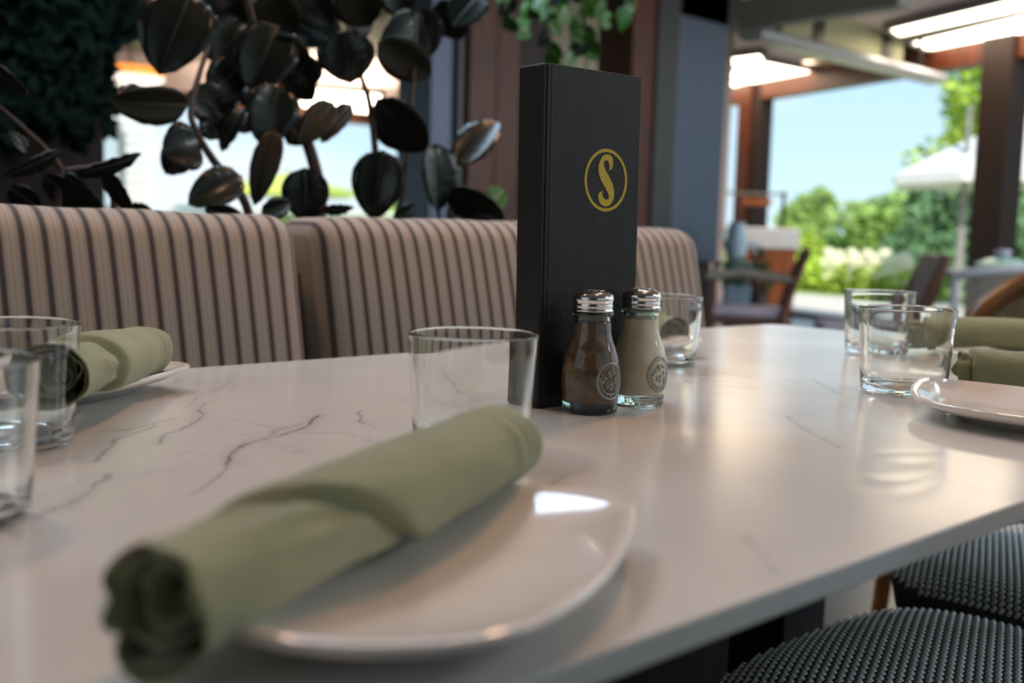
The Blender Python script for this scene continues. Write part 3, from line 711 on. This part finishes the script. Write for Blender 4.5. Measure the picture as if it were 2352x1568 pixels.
LV = [  # base, tip, half width, plane Y, tilt, material(0 top,1 underside)
 (440,-15,366,172,62,1.62,.35,0),(432,240,246,230,34,1.60,-.5,1),(458,330,372,352,44,1.58,.2,0),(640,60,572,205,55,1.66,.1,0),(640,195,600,335,46,1.62,-.2,0),
 (790,72,805,192,52,1.60,.15,0),(868,96,990,172,38,1.64,.3,1),(962,18,990,128,33,1.72,-.1,0),(866,226,978,345,44,1.58,.55,0),(765,235,686,335,27,1.60,.2,1),
 (806,238,738,328,18,1.64,.4,1),(880,345,858,505,46,1.57,.25,0),(1000,330,1006,485,33,1.56,-.9,0),(1050,380,1144,278,33,1.56,-.7,0),(1036,430,1156,508,30,1.52,.8,0),
 (555,405,432,470,34,1.55,.4,0),(635,298,585,472,25,1.60,.3,1),(700,385,706,512,42,1.55,.1,0),(562,250,510,348,17,1.62,1.1,0),(322,352,150,402,13,1.52,-1.15,0),
 (136,345,4,402,13,1.54,-1.1,0),(-30,140,64,216,15,1.60,1.1,0),(150,396,240,490,17,1.52,1.0,0),(240,386,308,492,16,1.56,.7,0),(100,400,205,482,24,1.60,.5,0),
 (560,50,498,150,46,1.70,.1,0),(545,150,480,232,40,1.70,-.3,0),(620,88,706,168,40,1.66,.4,0),(600,-20,680,78,42,1.74,.3,1),(690,-30,760,60,40,1.76,.1,0),
 (800,-40,850,60,48,1.78,.2,1),(900,-40,930,40,36,1.80,-.4,0),(950,40,872,96,28,1.70,-.8,0),(500,250,432,210,36,1.66,.2,0),(735,478,812,476,10,1.52,.9,0),
 (600,488,668,466,20,1.50,.3,0),(470,-20,560,60,48,1.74,.0,0),(1115,470,1160,440,22,1.58,.1,2),(836,415,866,352,20,1.60,.9,0),(300,470,352,492,14,1.54,.8,0),
 (660,330,716,280,24,1.66,-.5,0),(500,320,470,250,26,1.66,.4,0),(706,200,690,120,34,1.72,-.2,0),(20,430,96,478,22,1.56,.6,0),(560,60,630,10,34,1.80,.2,0),
 (905,500,952,470,14,1.50,.8,0),(470,480,560,500,18,1.5,.3,0),(1080,500,1150,520,14,1.5,.5,0),(1100,-10,1040,60,34,1.8,.4,0),(1010,0,1060,90,30,1.85,.5,0),
 (410,-40,330,40,40,1.85,.3,0),(520,190,470,300,34,1.75,.1,0),(650,140,720,230,30,1.8,.3,0),(740,20,700,110,46,1.8,.1,0),(560,-30,520,60,50,1.82,.1,0),
 (860,40,780,20,40,1.84,.2,1),(585,300,560,250,30,1.7,.3,0),(330,200,260,260,20,1.66,.9,0),(60,350,20,300,12,1.6,.8,0),(470,60,560,120,44,1.78,.2,0),(620,230,560,160,44,1.76,.1,1),(430,340,380,400,30,1.66,.3,0)]
TRK = [('big rubber plant with large dark leaves in the middle of the trough', 700, 505, range(0, 0)),
       ('rubber plant with lance shaped drooping leaves at the left end of the trough', 175, 480, range(0, 0)),
       ('young rubber plant with upright oval leaves at the right end of the trough', 1040, 505, range(0, 0))]
plants = []
for lab, px, py, _ in TRK:
    g = ony(px, py, 1.60); plants.append(thing('rubber_plant', lab, 'plant', (g.x, g.y, .79)))
def stem(root, pts, r0, r1, Y=1.6, m=stemm):
    P = [ony(x, y, Y + dy) for x, y, dy in pts]; P = crm(P, 5); n = len(P)
    local(MB().tube(P, [r0 + (r1 - r0) * i / (n - 1) for i in range(n)], 8), root).build('stem', m, root, smooth=True)
for L_ in LV:
    bx = L_[0]; root = plants[1] if bx < 325 and L_[1] > 100 or bx < 0 else plants[2] if bx >= 990 and L_[1] > 200 else plants[0]
    mm = (rubber, rubber_back, pothos)[L_[7]]
    add_leaf(root, *L_[:4], L_[4] * 1.3, L_[5], L_[6] * .7, mm)
stem(plants[0], [(700, 620, 0), (735, 480, 0), (722, 380, 0), (690, 290, .02), (650, 220, .04), (600, 120, .08), (560, -30, .1)], .013, .007)
stem(plants[0], [(600, 640, 0), (565, 470, 0), (490, 368, 0), (450, 300, 0), (440, 240, .02), (480, 100, .06)], .009, .004)
stem(plants[0], [(800, 640, 0), (868, 480, 0), (862, 350, 0), (848, 235, 0), (828, 170, .02), (800, 60, .06)], .008, .004)
stem(plants[0], [(840, 640, 0), (908, 500, 0), (932, 380, 0), (948, 190, .03), (958, 30, .08)], .006, .003)
stem(plants[1], [(230, 640, 0), (262, 480, 0), (235, 392, 0), (150, 390, 0)], .007, .003)
stem(plants[1], [(120, 640, 0), (135, 440, 0), (136, 380, 0), (60, 300, 0), (-20, 230, 0)], .006, .003)
stem(plants[2], [(1000, 640, 0), (1030, 500, -.03), (1040, 430, -.04), (1048, 385, -.04)], .006, .003)
stem(plants[2], [(1000, 640, 0), (1010, 520, -.03), (1003, 470, -.04)], .005, .003)
# ivy over the dark wall: thousands of small leaves
iv = MB(); rnd = random.Random(12)
for i in range(3600):
    x = rnd.uniform(-60, 252 if rnd.random() < .85 else 340); y = rnd.uniform(-60, 300 + 160 * noise.noise(V((x * .02, 0, 3)))); Yp = rnd.uniform(3.5, 4.3)
    if y > 300 and rnd.random() < .6: continue
    if x > 252: y = rnd.uniform(-60, 110 - (x - 252) * .5)
    p = ony(x, y, Yp); a = V((rnd.gauss(0, 1), rnd.gauss(0, .5), rnd.gauss(-.4, 1))).normalized(); s = rnd.uniform(.025, .055)
    b = a.cross(V((rnd.gauss(0, .5), -1, rnd.gauss(0, .5)))).normalized(); nrm = a.cross(b) * s * .3
    iv.add([p - a * s, p - b * s * .6 + nrm, p + a * s, p + b * s * .6 + nrm], [(0, 1, 2), (0, 2, 3)])
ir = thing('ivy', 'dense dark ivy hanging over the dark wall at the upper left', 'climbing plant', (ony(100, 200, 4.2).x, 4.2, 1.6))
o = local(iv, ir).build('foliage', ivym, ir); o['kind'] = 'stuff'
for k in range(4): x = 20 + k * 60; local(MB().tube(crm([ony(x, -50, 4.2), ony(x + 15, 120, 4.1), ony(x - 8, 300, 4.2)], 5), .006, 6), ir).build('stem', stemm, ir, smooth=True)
# hanging pothos at the top centre
hg = ony(1290, -120, 2.3); hr = thing('hanging_pothos', 'bright green trailing plant hanging at the top centre above the menu', 'plant', (hg.x, hg.y, hg.z))
MB().lathe([(0, 0), (.10, 0), (.14, .16), (.13, .16), (.1, .02), (0, .02)], n=24).build('pot', dwood, hr, smooth=True)
MB().tube([(0, 0, .15), (0, 0, 2.9 - hg.z)], .004, 6).build('cord', black, hr)
rnd = random.Random(5)
for k, (x0, x1, yb) in enumerate(((1170, 1160, 30), (1215, 1215, 70), (1255, 1262, 125), (1300, 1318, 150), (1340, 1345, 100), (1385, 1395, 45), (1420, 1440, 20), (1330, 1348, 170))):
    P = crm([hg + V((0, 0, .14)), ony((x0 + 1290) / 2, -140, 2.3), ony(x0, -40, 2.3), ony(x1, yb, 2.3)], 6)
    local(MB().tube(P, .0025, 6), hr).build('vine', stemm, hr, smooth=True)
    if k == 7: continue
    y = -40
    while y < yb + 12:
        xx = x0 + (x1 - x0) * (y + 40) / (yb + 40); s_ = 1 if rnd.random() < .5 else -1
        add_leaf(hr, xx, y, xx + s_ * rnd.uniform(12, 34), y + rnd.uniform(22, 48), rnd.uniform(11, 18), 2.3 + rnd.uniform(-.1, .1), rnd.uniform(-.8, .8), pothos if rnd.random() < .75 else ivym)
        y += rnd.uniform(14, 24)
# pendant with amber beads on the left
pc = atd(300, 172, 9.5); pd = thing('pendant_lamp', 'pendant lamp with an amber beaded rim and glowing white bowl at the upper left', 'lamp', (pc.x, pc.y, pc.z - .12))
MB().lathe([(0, .0), (.20, .02), (.29, .08), (.30, .10), (0, .10)], n=32).build('bowl', mat('bowl_glow', (1, .9, .8), .5, emit=(1, .86, .74), es=1.3), pd, smooth=True)
am = mat('amber_bead', (.8, .3, .05), .3, emit=(1, .36, .06), es=1.0)
bd = None
for k in range(28):
    a = 2*math.pi*k/28
    for rr_, zz in ((.27, .13), (.22, .17)):
        if bd is None: bd = MB().ball((0, 0, 0), .026, 8, 6).build('bead', am, pd, smooth=True); ob = bd
        else: ob = bd.copy(); COL.objects.link(ob); ob.parent = pd
        ob.location = (rr_ * math.cos(a), rr_ * math.sin(a), zz)
MB().tube([(0, 0, .1), (0, 0, 2.9 - (pc.z - .12))], .01, 6).build('cord', black, pd)

# ------------------------------------------------------------------ the table
TB = thing('dining_table', 'long dining table with a pale veined stone top and black pedestals', 'table', (.5, .62, 0))
ol = [(-.75, .237), (1.49, .237)]
def arcp(cx_, cy_, r, a0, a1, n=6): return [(cx_ + r * math.cos(math.radians(a0 + (a1 - a0) * k / n)), cy_ + r * math.sin(math.radians(a0 + (a1 - a0) * k / n))) for k in range(n + 1)]
ol = [(-.75, .237)] + arcp(1.495, .257, .02, -90, 0, 5) + arcp(1.492, .998, .028, 0, 88, 6) + [(1.334, 1.030), (1.1, 1.012), (.718, .984), (.456, .982), (-.75, .982)]
tbm = MB().prism([V((x, y, .738)) for x, y in ol], (0, 0, .012)); local(tbm, TB)
tp = tbm.build('tabletop', stone, TB, bevel=.0012, seg=2)
# stone shader works in metres of the world: shift its object coordinates
for v in tp.data.vertices: v.co += V((.5, .62, 0))
tp.location = V((-.5, -.62, 0))
for x in (.02, 1.035):
    pz = x - .5
    MB().box((pz - .037, .02, .03), (pz + .037, .094, .72)).build('pedestal', black, TB, bevel=.003)
    MB().box((pz - .22, -.24, 0), (pz + .22, .30, .03)).build('base', black, TB, bevel=.004)
    MB().box((pz - .16, -.22, .72), (pz + .16, .26, .738)).build('top_plate', black, TB)

# ------------------------------------------------------------------ glasses
def tumbler(loc, label, rz=0):
    r = thing('tumbler', label, 'glass', loc, 'clear drinking glasses on the table', rz)
    R1, R0, H = .0425, .0375, .0785
    P = [(0, .0016), (R0 - .012, .0012), (R0 - .004, 0), (R0 - .001, .0012), (R0, .005)]
    for k in range(1, 9): t = k / 9; P.append((R0 + (R1 - R0) * t, .005 + (H - .006) * t))
    P += [(R1, H - .0012), (R1 + .0001, H - .0003), (R1 - .0008, H), (R1 - .0017, H - .0004), (R1 - .0019, H - .0016)]
    for k in range(8, 0, -1): t = k / 9; P.append((R0 + (R1 - R0) * t - .0017, .009 + (H - .011) * t))
    P += [(R0 - .0035, .0085), (R0 - .008, .0065), (0, .0062)]
    MB().lathe(P, n=72).build('glass', glass, r, smooth='all')
    return r
GC = atd(1088, 762, .675); 
g1_ = tumbler((GC.x, GC.y, .7501), 'clear tumbler standing in the centre behind the near napkin')
def gl(px, py, Z, lab, sc=1): p = atd(px, py, Z); dup(g1_, lab, (p.x, p.y, .7501), random.uniform(0, 3)).scale = (sc,) * 3
gl(20, 727, .66, 'clear tumbler at the left in front of the left napkin')
gl(-138, 815, .484, 'clear tumbler cut by the left edge of the picture, nearest the camera')
gl(1527, 674, 1.16, 'clear tumbler behind the salt shaker')
gl(2086, 703, 1.0, 'clear tumbler at the right in front of the other one, beside the right plate', 1.05)
gl(2022, 672, 1.34, 'clear tumbler furthest away at the right, behind another tumbler', 1.04)

# ------------------------------------------------------------------ plates
R_OUT = [(.3585,.3255),(.3560,.3125),(.3430,.2995),(.320,.2815),(.289,.262),(.254,.246),(.226,.238),(.200,.240),(.177,.252),(.161,.268),(.150,.290),(.145,.318),(.146,.348),(.150,.376),(.157,.395),(.170,.406),(.186,.412),(.215,.420),(.250,.424),(.283,.421),(.310,.408),(.333,.382),(.352,.350)]
PCX, PCY = .252, .335
loop = [V((x - PCX, y - PCY, 0)) for x, y in R_OUT]
def closed_cr(P, n=4):
    out = []; N = len(P)
    for i in range(N):
        a, b, c_, d = P[i-1], P[i], P[(i+1) % N], P[(i+2) % N]
        for k in range(n):
            t = k / n; out.append(.5 * ((2*b) + (c_-a)*t + (2*a-5*b+4*c_-d)*t*t + (3*b-a-3*c_+d)*t**3))
    return out
loopf = closed_cr(loop, 4); CR = V((.111, -.016, 0))
def plate(label, loc, rz):
    r = thing('side_plate', label, 'plate', loc, 'cream porcelain plates on the table', rz)
    N = len(loopf); prof = [(s / 14, 0) for s in range(15)]
    def hgt(s, p):
        c = max(0, 1 - (p - CR).length / .10); return .0065 + .0112 * s ** 2.6 + .0045 * c * s ** 2 + .0009 * max(0, (s - .9) / .1)
    vs = []; rings = []
    for i in range(1, 15):
        s = i / 14; rings.append([len(vs) + k for k in range(N)]); vs += [V((p.x * s, p.y * s, hgt(s, p))) for p in loopf]
    rings.append([len(vs) + k for k in range(N)]); vs += [V((p.x * 1.014, p.y * 1.014, hgt(1, p) - .0012)) for p in loopf]
    rings.append([len(vs) + k for k in range(N)]); vs += [V((p.x * 1.016, p.y * 1.016, hgt(1, p) - .0028)) for p in loopf]
    rings.append([len(vs) + k for k in range(N)]); vs += [V((p.x * 1.004, p.y * 1.004, hgt(1, p) - .0046)) for p in loopf]
    for s in (.9, .8, .72, .64): rings.append([len(vs) + k for k in range(N)]); vs += [V((p.x * s, p.y * s, hgt(s, p) - .0052)) for p in loopf]
    for s, z in ((.60, .0), (.56, .0), (.54, .003)): rings.append([len(vs) + k for k in range(N)]); vs += [V((p.x * s, p.y * s, z)) for p in loopf]
    fs = []
    for A, B in zip(rings, rings[1:]):
        for k in range(N): fs.append((A[k], A[(k+1) % N], B[(k+1) % N], B[k]))
    ct = len(vs); vs.append(V((0, 0, .0065))); cb = len(vs); vs.append(V((0, 0, .003)))
    for k in range(N): fs.append((ct, rings[0][(k+1) % N], rings[0][k])); fs.append((cb, rings[-1][k], rings[-1][(k+1) % N]))
    MB().add(vs, fs).build('plate', porc, r, smooth='all')
    return r
P1 = plate('cream plate nearest the camera under the large near napkin', (PCX, PCY, .7501), 0)
def plate_at(corner, rz, lab):
    d = Matrix.Rotation(rz, 3, 'Z') @ CR; return dup(P1, lab, (corner.x - d.x, corner.y - d.y, .7501), rz)
PR = plate_at(onz(2122, 868, .772), math.radians(84), 'cream plate at the right with its pointed corner next to a tumbler')
PL_ = plate_at(onz(443, 831, .774), math.radians(-6), 'cream plate at the left under the left napkin')
PB = plate_at(onz(1618, 774, .774), math.radians(-30), 'cream plate mostly hidden behind the salt shaker and tumbler')
PQ = plate_at(onz(2165, 800, .774), math.radians(150), 'cream plate at the far right, furthest along the table')

# ------------------------------------------------------------------ rolled napkins
def napkin(A, B, r0, r1, label, seed=1, flap=(.30, .42), roll_up=1.0, quality=1.0, droop=True):
    A, B = V(A), V(B); c = (A + B) / 2
    root = thing('rolled_napkin', label, 'napkin', c, 'sage green rolled napkins')
    ax = (B - A); L = ax.length; ax.normalize(); sd_ = ax.cross(V((0, 0, 1))).normalized(); upn = sd_.cross(ax)
    ANG0 = -math.pi / 2 - .35
    nt_ = int(96 * quality); turns = 3.4; nth = int(220 * quality)
    vs = []; fs = []
    off = V((seed * 3.1, 0, 0))
    for i in range(nt_ + 1):
        t = i / nt_
        for j in range(nth + 1):
            q = j / nth; th = q * turns * 2 * math.pi           # 0 = outer edge of the spiral
            R = r0 + (r1 - r0) * t
            rr = R * (1 + .16 * (1 - t) ** 6) - .0026 * (th / (2 * math.pi)) * (1 + .7 * (th / 20))
            n1 = noise.noise(V((t * 5.0, math.cos(th) * .9, math.sin(th) * .9)) + off); n2 = noise.noise(V((t * 2.2, th * .5, 5)) + off)
            n3 = noise.noise(V((t * 14.0 + th * .7, math.cos(th) * 2.2, math.sin(th) * 2.2)) + off)
            rr *= 1 + .07 * n1 + .025 * n3 + (.22 * n2 * min(1, th / 9))
            if th > 6.4: rr *= 1 - .12 * math.sin(th * 1.5 + 3 * n2)
            angd = math.degrees(th + ANG0)
            if th < 6.45:       # outer wrap lifted along a slanting hem
                e_ = flap[1] - (angd / 180) * (flap[1] - flap[0]) + .006 * math.sin(3 * th)
                x = (t - e_) / .006; rr += .0054 * (1 / (1 + math.exp(-max(-30, min(30, x))))) - .0052 * math.exp(-((t - e_ + .012) / .009) ** 2) + .0016 * math.sin(angd * .13 + 2 * n1) * math.exp(-((t - e_ + .09) / .07) ** 2)
                rr += .0011 * math.exp(-((t - .90) / .010) ** 2) + .0007 * math.exp(-((t - .945) / .006) ** 2)
            ang = th + ANG0
            ed = (t - .5)
            tt = t * L + (.010 * noise.noise(V((math.cos(th) * 1.2, math.sin(th) * 1.2, 9)) + off) - .0035 * (th / 6.3)) * (1 if t > .5 else -1) * (abs(ed) * 2) ** 8
            flat = .90
            p = A + ax * tt + sd_ * math.cos(ang) * rr * 1.04 + upn * math.sin(ang) * rr * flat
            vs.append(p - c)
    W_ = nth + 1
    for i in range(nt_):
        for j in range(nth): a = i * W_ + j; fs.append((a, a + 1, a + W_ + 1, a + W_))
    o = MB().add(vs, fs).build('roll', cloth, root, smooth='all')
    sm = o.modifiers.new('thick', 'SOLIDIFY'); sm.thickness = .0011; sm.offset = -1
    # inner core: the folded cloth bunched in the middle, set back from both ends
    cv = MB(); pts = []; n = 9
    for k in range(n): t = .10 + .80 * k / (n - 1); pts.append(A + ax * (t * L) - c)
    cv.tube(pts, [(r0 + (r1 - r0) * k / n) * .34 for k in range(n)], 14); cv.build('core', cloth, o, smooth='all')
    return root
napkin(atd(338, 1402, .312), atd(1146, 1014, .545), .0198, .0190, 'large sage napkin roll lying across the near plate', 2, (.10, .44))
napkin(atd(112, 860, .66), atd(330, 802, .90), .0215, .0195, 'sage napkin roll on the left plate behind the tumbler', 5, (.18, .36))
napkin(atd(2196, 846, 1.02), atd(2440, 858, .99), .0185, .0185, 'sage napkin roll on the right plate, in front of another roll', 9, (.1, .15), quality=.7)
napkin(atd(2090, 766, 1.36), atd(2400, 772, 1.30), .0205, .0205, 'dark sage napkin roll at the far right behind a tumbler', 12, (.1, .15), quality=.7)
napkin(atd(1556, 764, 1.30), atd(1440, 738, 1.50), .020, .019, 'sage napkin roll seen through the tumbler behind the salt shaker', 15, (.3, .4), quality=.7)

# ------------------------------------------------------------------ menu
MX0, MY0, MW, MD, MH = .581, .614, .1165, .030, .2775
mn = thing('menu', 'tall black menu cover with a yellow ringed emblem standing upright on the table', 'menu', (MX0, MY0, .7501)); mn.rotation_euler = (0, -.016, 0)
cov = MB().box((.004, 0, 0), (MW, .0026, MH)).build('front_cover', black_cover, mn, bevel=.0009)
MB().box((.004, MD - .0026, 0), (MW, MD, MH)).build('back_cover', black_cover, mn, bevel=.0009)
MB().box((0, 0.0005, 0.0005), (.0046, MD - .0005, MH - .0005)).build('spine', spine_m, mn, bevel=.0018)
MB().box((.009, -.0003, .001), (.0105, .0006, MH - .001)).build('hinge_crease', spine_m, mn)
for k in range(9): y = .0035 + k * .0026; MB().box((.0055, y, .004), (MW - .004, y + .0018, MH - .006)).build('page', paper, mn)
# emblem: ring and S on the front cover, drawn from proportions of the photograph
fm_ = MB(); ccx, ccz, RO, RI = .0745, MH - .0895, .0262, .0235
N = 72; vs = []
for k in range(N):
    a = 2*math.pi*k/N
    for R_, y in ((RO, 0), (RI, 0), (RI, -.0003), (RO, -.0003)): vs.append((ccx + R_ * math.cos(a), y, ccz + R_ * math.sin(a)))
fs = []
for k in range(N):
    a = 4*k; b = 4*((k+1) % N)
    for q in range(4): fs.append((a + q, a + (q+1) % 4, b + (q+1) % 4, b + q))
fm_.add(vs, fs).build('ring_emblem', gold, mn)['label'] = 'yellow printed ring'
S = [(858,1095),(882,1080),(893,1050),(897,1010),(890,975),(873,951),(845,942),(815,948),(790,970),(770,1010),(758,1055),(757,1100),(765,1145),(783,1190),(812,1238),(843,1285),(861,1322),(864,1345),(855,1364),(838,1370),(818,1360),(804,1338),(799,1310),(802,1287),(780,1300),(762,1320),(760,1350),(767,1383),(785,1412),(810,1429),(835,1434),(865,1425),(890,1400),(908,1365),(916,1320),(913,1275),(900,1225),(877,1175),(850,1132),(826,1095),(810,1058),(805,1028),(815,1006),(832,1000),(848,1009),(858,1032),(862,1062)]
sxp = .0524 / 412; szp = .0524 / 587
poly = [V((ccx + (x - 834) * sxp, -.0003, ccz - (y - 1187) * szp - (x - 834) * sxp * .03)) for x, y in S]
cu = bpy.data.curves.new('emblem', 'CURVE'); cu.dimensions = '2D'; sp = cu.splines.new('POLY'); sp.points.add(len(poly) - 1)
for i, p in enumerate(poly): sp.points[i].co = (p.x, p.z, 0, 1)
sp.use_cyclic_u = True; cu.fill_mode = 'BOTH'; cu.extrude = .00015
co_ = bpy.data.objects.new('tmp', cu); COL.objects.link(co_)
dg = bpy.context.evaluated_depsgraph_get(); me = bpy.data.meshes.new_from_object(co_.evaluated_get(dg)); bpy.data.objects.remove(co_)
for v in me.vertices: v.co = V((v.co.x, -.00015 + v.co.z, v.co.y))
me.materials.clear(); me.materials.append(gold)
so = bpy.data.objects.new('letter_emblem', me); COL.objects.link(so); so.parent = mn; so['label'] = 'yellow printed letter S'

# ------------------------------------------------------------------ shakers
def shaker(loc, label, fillm, filltop, rz, tone):
    r = thing('spice_shaker', label, 'shaker', loc, rz=rz)
    O = [(0, .0015), (.014, .0012), (.0205, 0), (.0222, .0015), (.0226, .006), (.0228, .014), (.0236, .022), (.0238, .030), (.0232, .038), (.0216, .046), (.0192, .053), (.0168, .059), (.0154, .065), (.0150, .072), (.0152, .077), (.0172, .0785), (.0175, .0800), (.0172, .0815), (.0155, .0825), (.0152, .0840)]
    I = [(.0128, .0840), (.0127, .070), (.0140, .062), (.0168, .055), (.0195, .047), (.0212, .038), (.0217, .030), (.0215, .022), (.0208, .014), (.0203, .0105), (.0150, .0078), (0, .0070)]
    b = MB().lathe(O + I, n=64).build('bottle', aqua, r, smooth='all')
    # medallion pressed into the glass on the right front
    med = MB(); M0 = Matrix.Rotation(0, 4, 'Z')
    vsn = 40
    def onb(a, z, dr=0):  # angle offset a (m along surface), height z
        R_ = .0236 + dr; th = a / .0236; return V((R_ * math.cos(th), R_ * math.sin(th), z))
    for rad, tr in ((.0128, .0011), (.0096, .0007)):
        med.tube([onb(rad * math.cos(q * 6.2832 / vsn), .0275 + rad * 1.12 * math.sin(q * 6.2832 / vsn), .0002 - .0012 * abs(math.sin(q*6.2832/vsn)) * (math.sin(q*6.2832/vsn) > 0)) for q in range(vsn + 1)], tr, 6, cap=False)
    rn = random.Random(3)
    for q in range(26): a = q * 6.2832 / 26; med.ball(onb(.0112 * math.cos(a), .0275 + .0125 * math.sin(a), .0004), .0007, 6, 4)
    for q in range(40):
        rr_ = .0078 * math.sqrt(rn.random()); a = rn.uniform(0, 6.28); med.ball(onb(rr_ * math.cos(a), .0275 + rr_ * math.sin(a) * 1.1, .0003), rn.uniform(.0006, .0013), 6, 4)
    med.build('pressed_medallion', mat('bright_glass', (.66, .70, .66), .06, trans=.55, ior=1.5), b, smooth='all')
    # contents with a sloped surface
    def slope(p, a): return V((p.x, p.y, p.z + (p.x * filltop[1] if p.z > filltop[0] - .001 else 0)))
    cp_ = [(0, .0075), (.0200, .0085), (.0229, .0095), (.02295, .014), (.02375, .022), (.02395, .030), (.02335, .038), (.02175, .046), (.01935, .053), (.01695, .059), (.01555, .065), (.01515, .072), (.0153, .0765)]
    pr_ = [q for q in cp_ if q[1] <= filltop[0]]; last = pr_[-1]; pr_.append((last[0] - .0004, filltop[0])); pr_.append((0, filltop[0]))
    MB().lathe(pr_, n=48, fn=slope).build('contents', fillm, r, smooth=True)
    cap = MB().lathe([(.0158, .0815), (.0166, .0818), (.0168, .0832), (.0160, .0838), (.0160, .0856), (.0167, .0864), (.0160, .0872), (.0161, .0895), (.0168, .0905), (.0167, .0925), (.0158, .0950), (.0130, .0972), (.0080, .0984), (0, .0988)], n=56).build('cap', chrome, r, smooth='all')
    hl = MB()
    for rr_, n in ((0, 1), (.0038, 6), (.0076, 10)):
        for k in range(n): a = 2*math.pi*k/n; z = .0988 - (rr_ / .0168) ** 2 * .0035; hl.lathe([(.0006, z - .0001), (.0010, z + .0004), (.0006, z + .0006), (0, z + .0002)], (rr_ * math.cos(a), rr_ * math.sin(a), 0), 8)
    hl.build('pour_hole_rims', chrome, cap)
    return r
pepm = mat('ground_pepper', (.115, .068, .028), .6, nscale=110, namt=.75, coat=1)
saltm = mat('table_salt', (.70, .63, .45), .6, nscale=26, namt=.16, coat=1)
a1 = onz(1354, 944, .75); a2 = onz(1468, 925, .75)
dv = math.degrees(math.atan2(-a1.y, -a1.x))
shaker((a1.x, a1.y, .7501), 'aqua glass shaker of ground pepper with a chrome cap, in front of the menu', pepm, (.0745, .0), math.radians(dv + 44), 0)
shaker((a2.x, a2.y + .002, .7501), 'aqua glass shaker of white salt with a chrome cap, right of the pepper', saltm, (.0760, .0), math.radians(dv + 48), 1)

# ------------------------------------------------------------------ woven chairs at the near side
weave = mat('woven_strand', (.66, .82, .86), .45, nscale=30, namt=.15); under = mat('woven_base', (.035, .05, .045), .7, nscale=40, namt=.2)  # dark green-grey base shows in the gaps between the strands
rattan = mat('rattan_frame', (.23, .10, .04), .45, nscale=20, namt=.3)
def woven_chair(loc, label, w_=.46, d_=.46, rz=0):
    r = thing('woven_chair', label, 'chair', loc, rz=rz)
    n_exp = 4.2
    def top(x, y):
        s = (abs(x / (w_/2)) ** n_exp + abs(y / (d_/2)) ** n_exp) ** (1 / n_exp)
        return .492 - .024 * max(0, s - .6) ** 2 / .16 + .003 * math.cos(x * 9), s
    vs = []; fs = []; G = 44
    for i in range(G + 1):
        s = i / G
        for k in range(64):
            a = 2*math.pi*k/64; cx_, sx_ = math.cos(a), math.sin(a); q = 1 / (abs(cx_) ** n_exp + abs(sx_) ** n_exp) ** (1/n_exp)
            x, y = cx_ * q * w_/2 * s, sx_ * q * d_/2 * s; z, _ = top(x, y); vs.append(V((x, y, z - .0035)))
    for i in range(G):
        for k in range(64): a = i*64 + k; b = i*64 + (k+1) % 64; fs.append((a, b, b + 64, a + 64))
    nb = len(vs)
    vs += [V((v.x * .97, v.y * .97, .425)) for v in vs[G*64:(G+1)*64]]
    for k in range(64): fs.append((G*64 + k, G*64 + (k+1) % 64, nb + (k+1) % 64, nb + k))
    fs.append(tuple(nb + k for k in range(64)))
    st = MB().add(vs, fs).build('seat', under, r, smooth='all')
    nub = MB(); st_ = .0108
    nx = int(w_ / st_) + 1; ny = int(d_ / (st_ * .82)) + 1
    for i in range(-nx//2, nx//2 + 1):
        for j in range(-ny//2, ny//2 + 1):
            x = i * st_; y = (j + .5 * (i % 2)) * st_ * .82
            z, s = top(x, y)
            if s > .985: continue
            zx = top(x + .004, y)[0] - z; zy = top(x, y + .004)[0] - z
            a, b = .0043, .0029; h_ = .0032
            P = [(x - a, y - b * .7, z - .002), (x - a, y + b * .7, z - .002), (x, y + b * 1.1, z - .001), (x + a, y + b * .7, z - .002), (x + a, y - b * .7, z - .002), (x, y - b * 1.1, z - .001), (x - a * .35, y, z + h_ * .5), (x + a * .35, y, z + h_ * .5)]
            P = [(px_, py_, pz_ + (px_ - x) / .004 * zx + (py_ - y) / .004 * zy) for px_, py_, pz_ in P]
            nub.add(P, [(0, 6, 1), (1, 6, 2), (2, 6, 7), (2, 7, 3), (3, 7, 4), (4, 7, 5), (5, 7, 6), (5, 6, 0)])
    o = nub.build('weave', weave, st, smooth='all'); o['kind'] = 'stuff'
    for x, y in ((-w_/2 + .05, d_/2 - .05), (w_/2 - .05, d_/2 - .05), (-w_/2 + .05, -d_/2 + .05), (w_/2 - .05, -d_/2 + .05)):
        MB().tube([(x, y, .42), (x * 1.04, y * 1.04, 0)], [.016, .013], 10).build('leg', rattan, r, smooth=True)
    for y in (-1, 1): MB().tube([(-w_/2 + .045, y * (d_/2 - .05), .2), (w_/2 - .045, y * (d_/2 - .05), .2)], .008, 8).build('stretcher', rattan, r, smooth=True)
    bk = [V((-w_/2 + .05, -d_/2 + .03, .42)), V((-w_/2 + .03, -d_/2 - .01, .62)), V((-w_/2 + .1, -d_/2 - .04, .80)), V((0, -d_/2 - .05, .84)), V((w_/2 - .1, -d_/2 - .04, .80)), V((w_/2 - .03, -d_/2 - .01, .62)), V((w_/2 - .05, -d_/2 + .03, .42))]
    bk = crm(bk, 6); MB().tube(bk, .013, 10).build('back_frame', rattan, r, smooth=True)
    cen = V((0, -d_/2 - .01, .62)); rr = [cen + (p - cen) * .94 for p in bk]; k0 = len(rr); of = V((0, -.006, 0))
    MB().add([cen] + rr + [cen + of] + [p + of for p in rr], [(0, i+1, i+2) for i in range(k0-1)] + [(k0+1, k0+3+i, k0+2+i) for i in range(k0-1)]).build('backrest', MATS['beige_wicker'], r)
    return r
w1_ = woven_chair((.955, .365, 0), 'chair with a pale blue woven seat tucked under the near side of the table')
w2_ = dup(w1_, 'second chair with a woven seat, further right along the table', (1.43, .44, 0), .02)
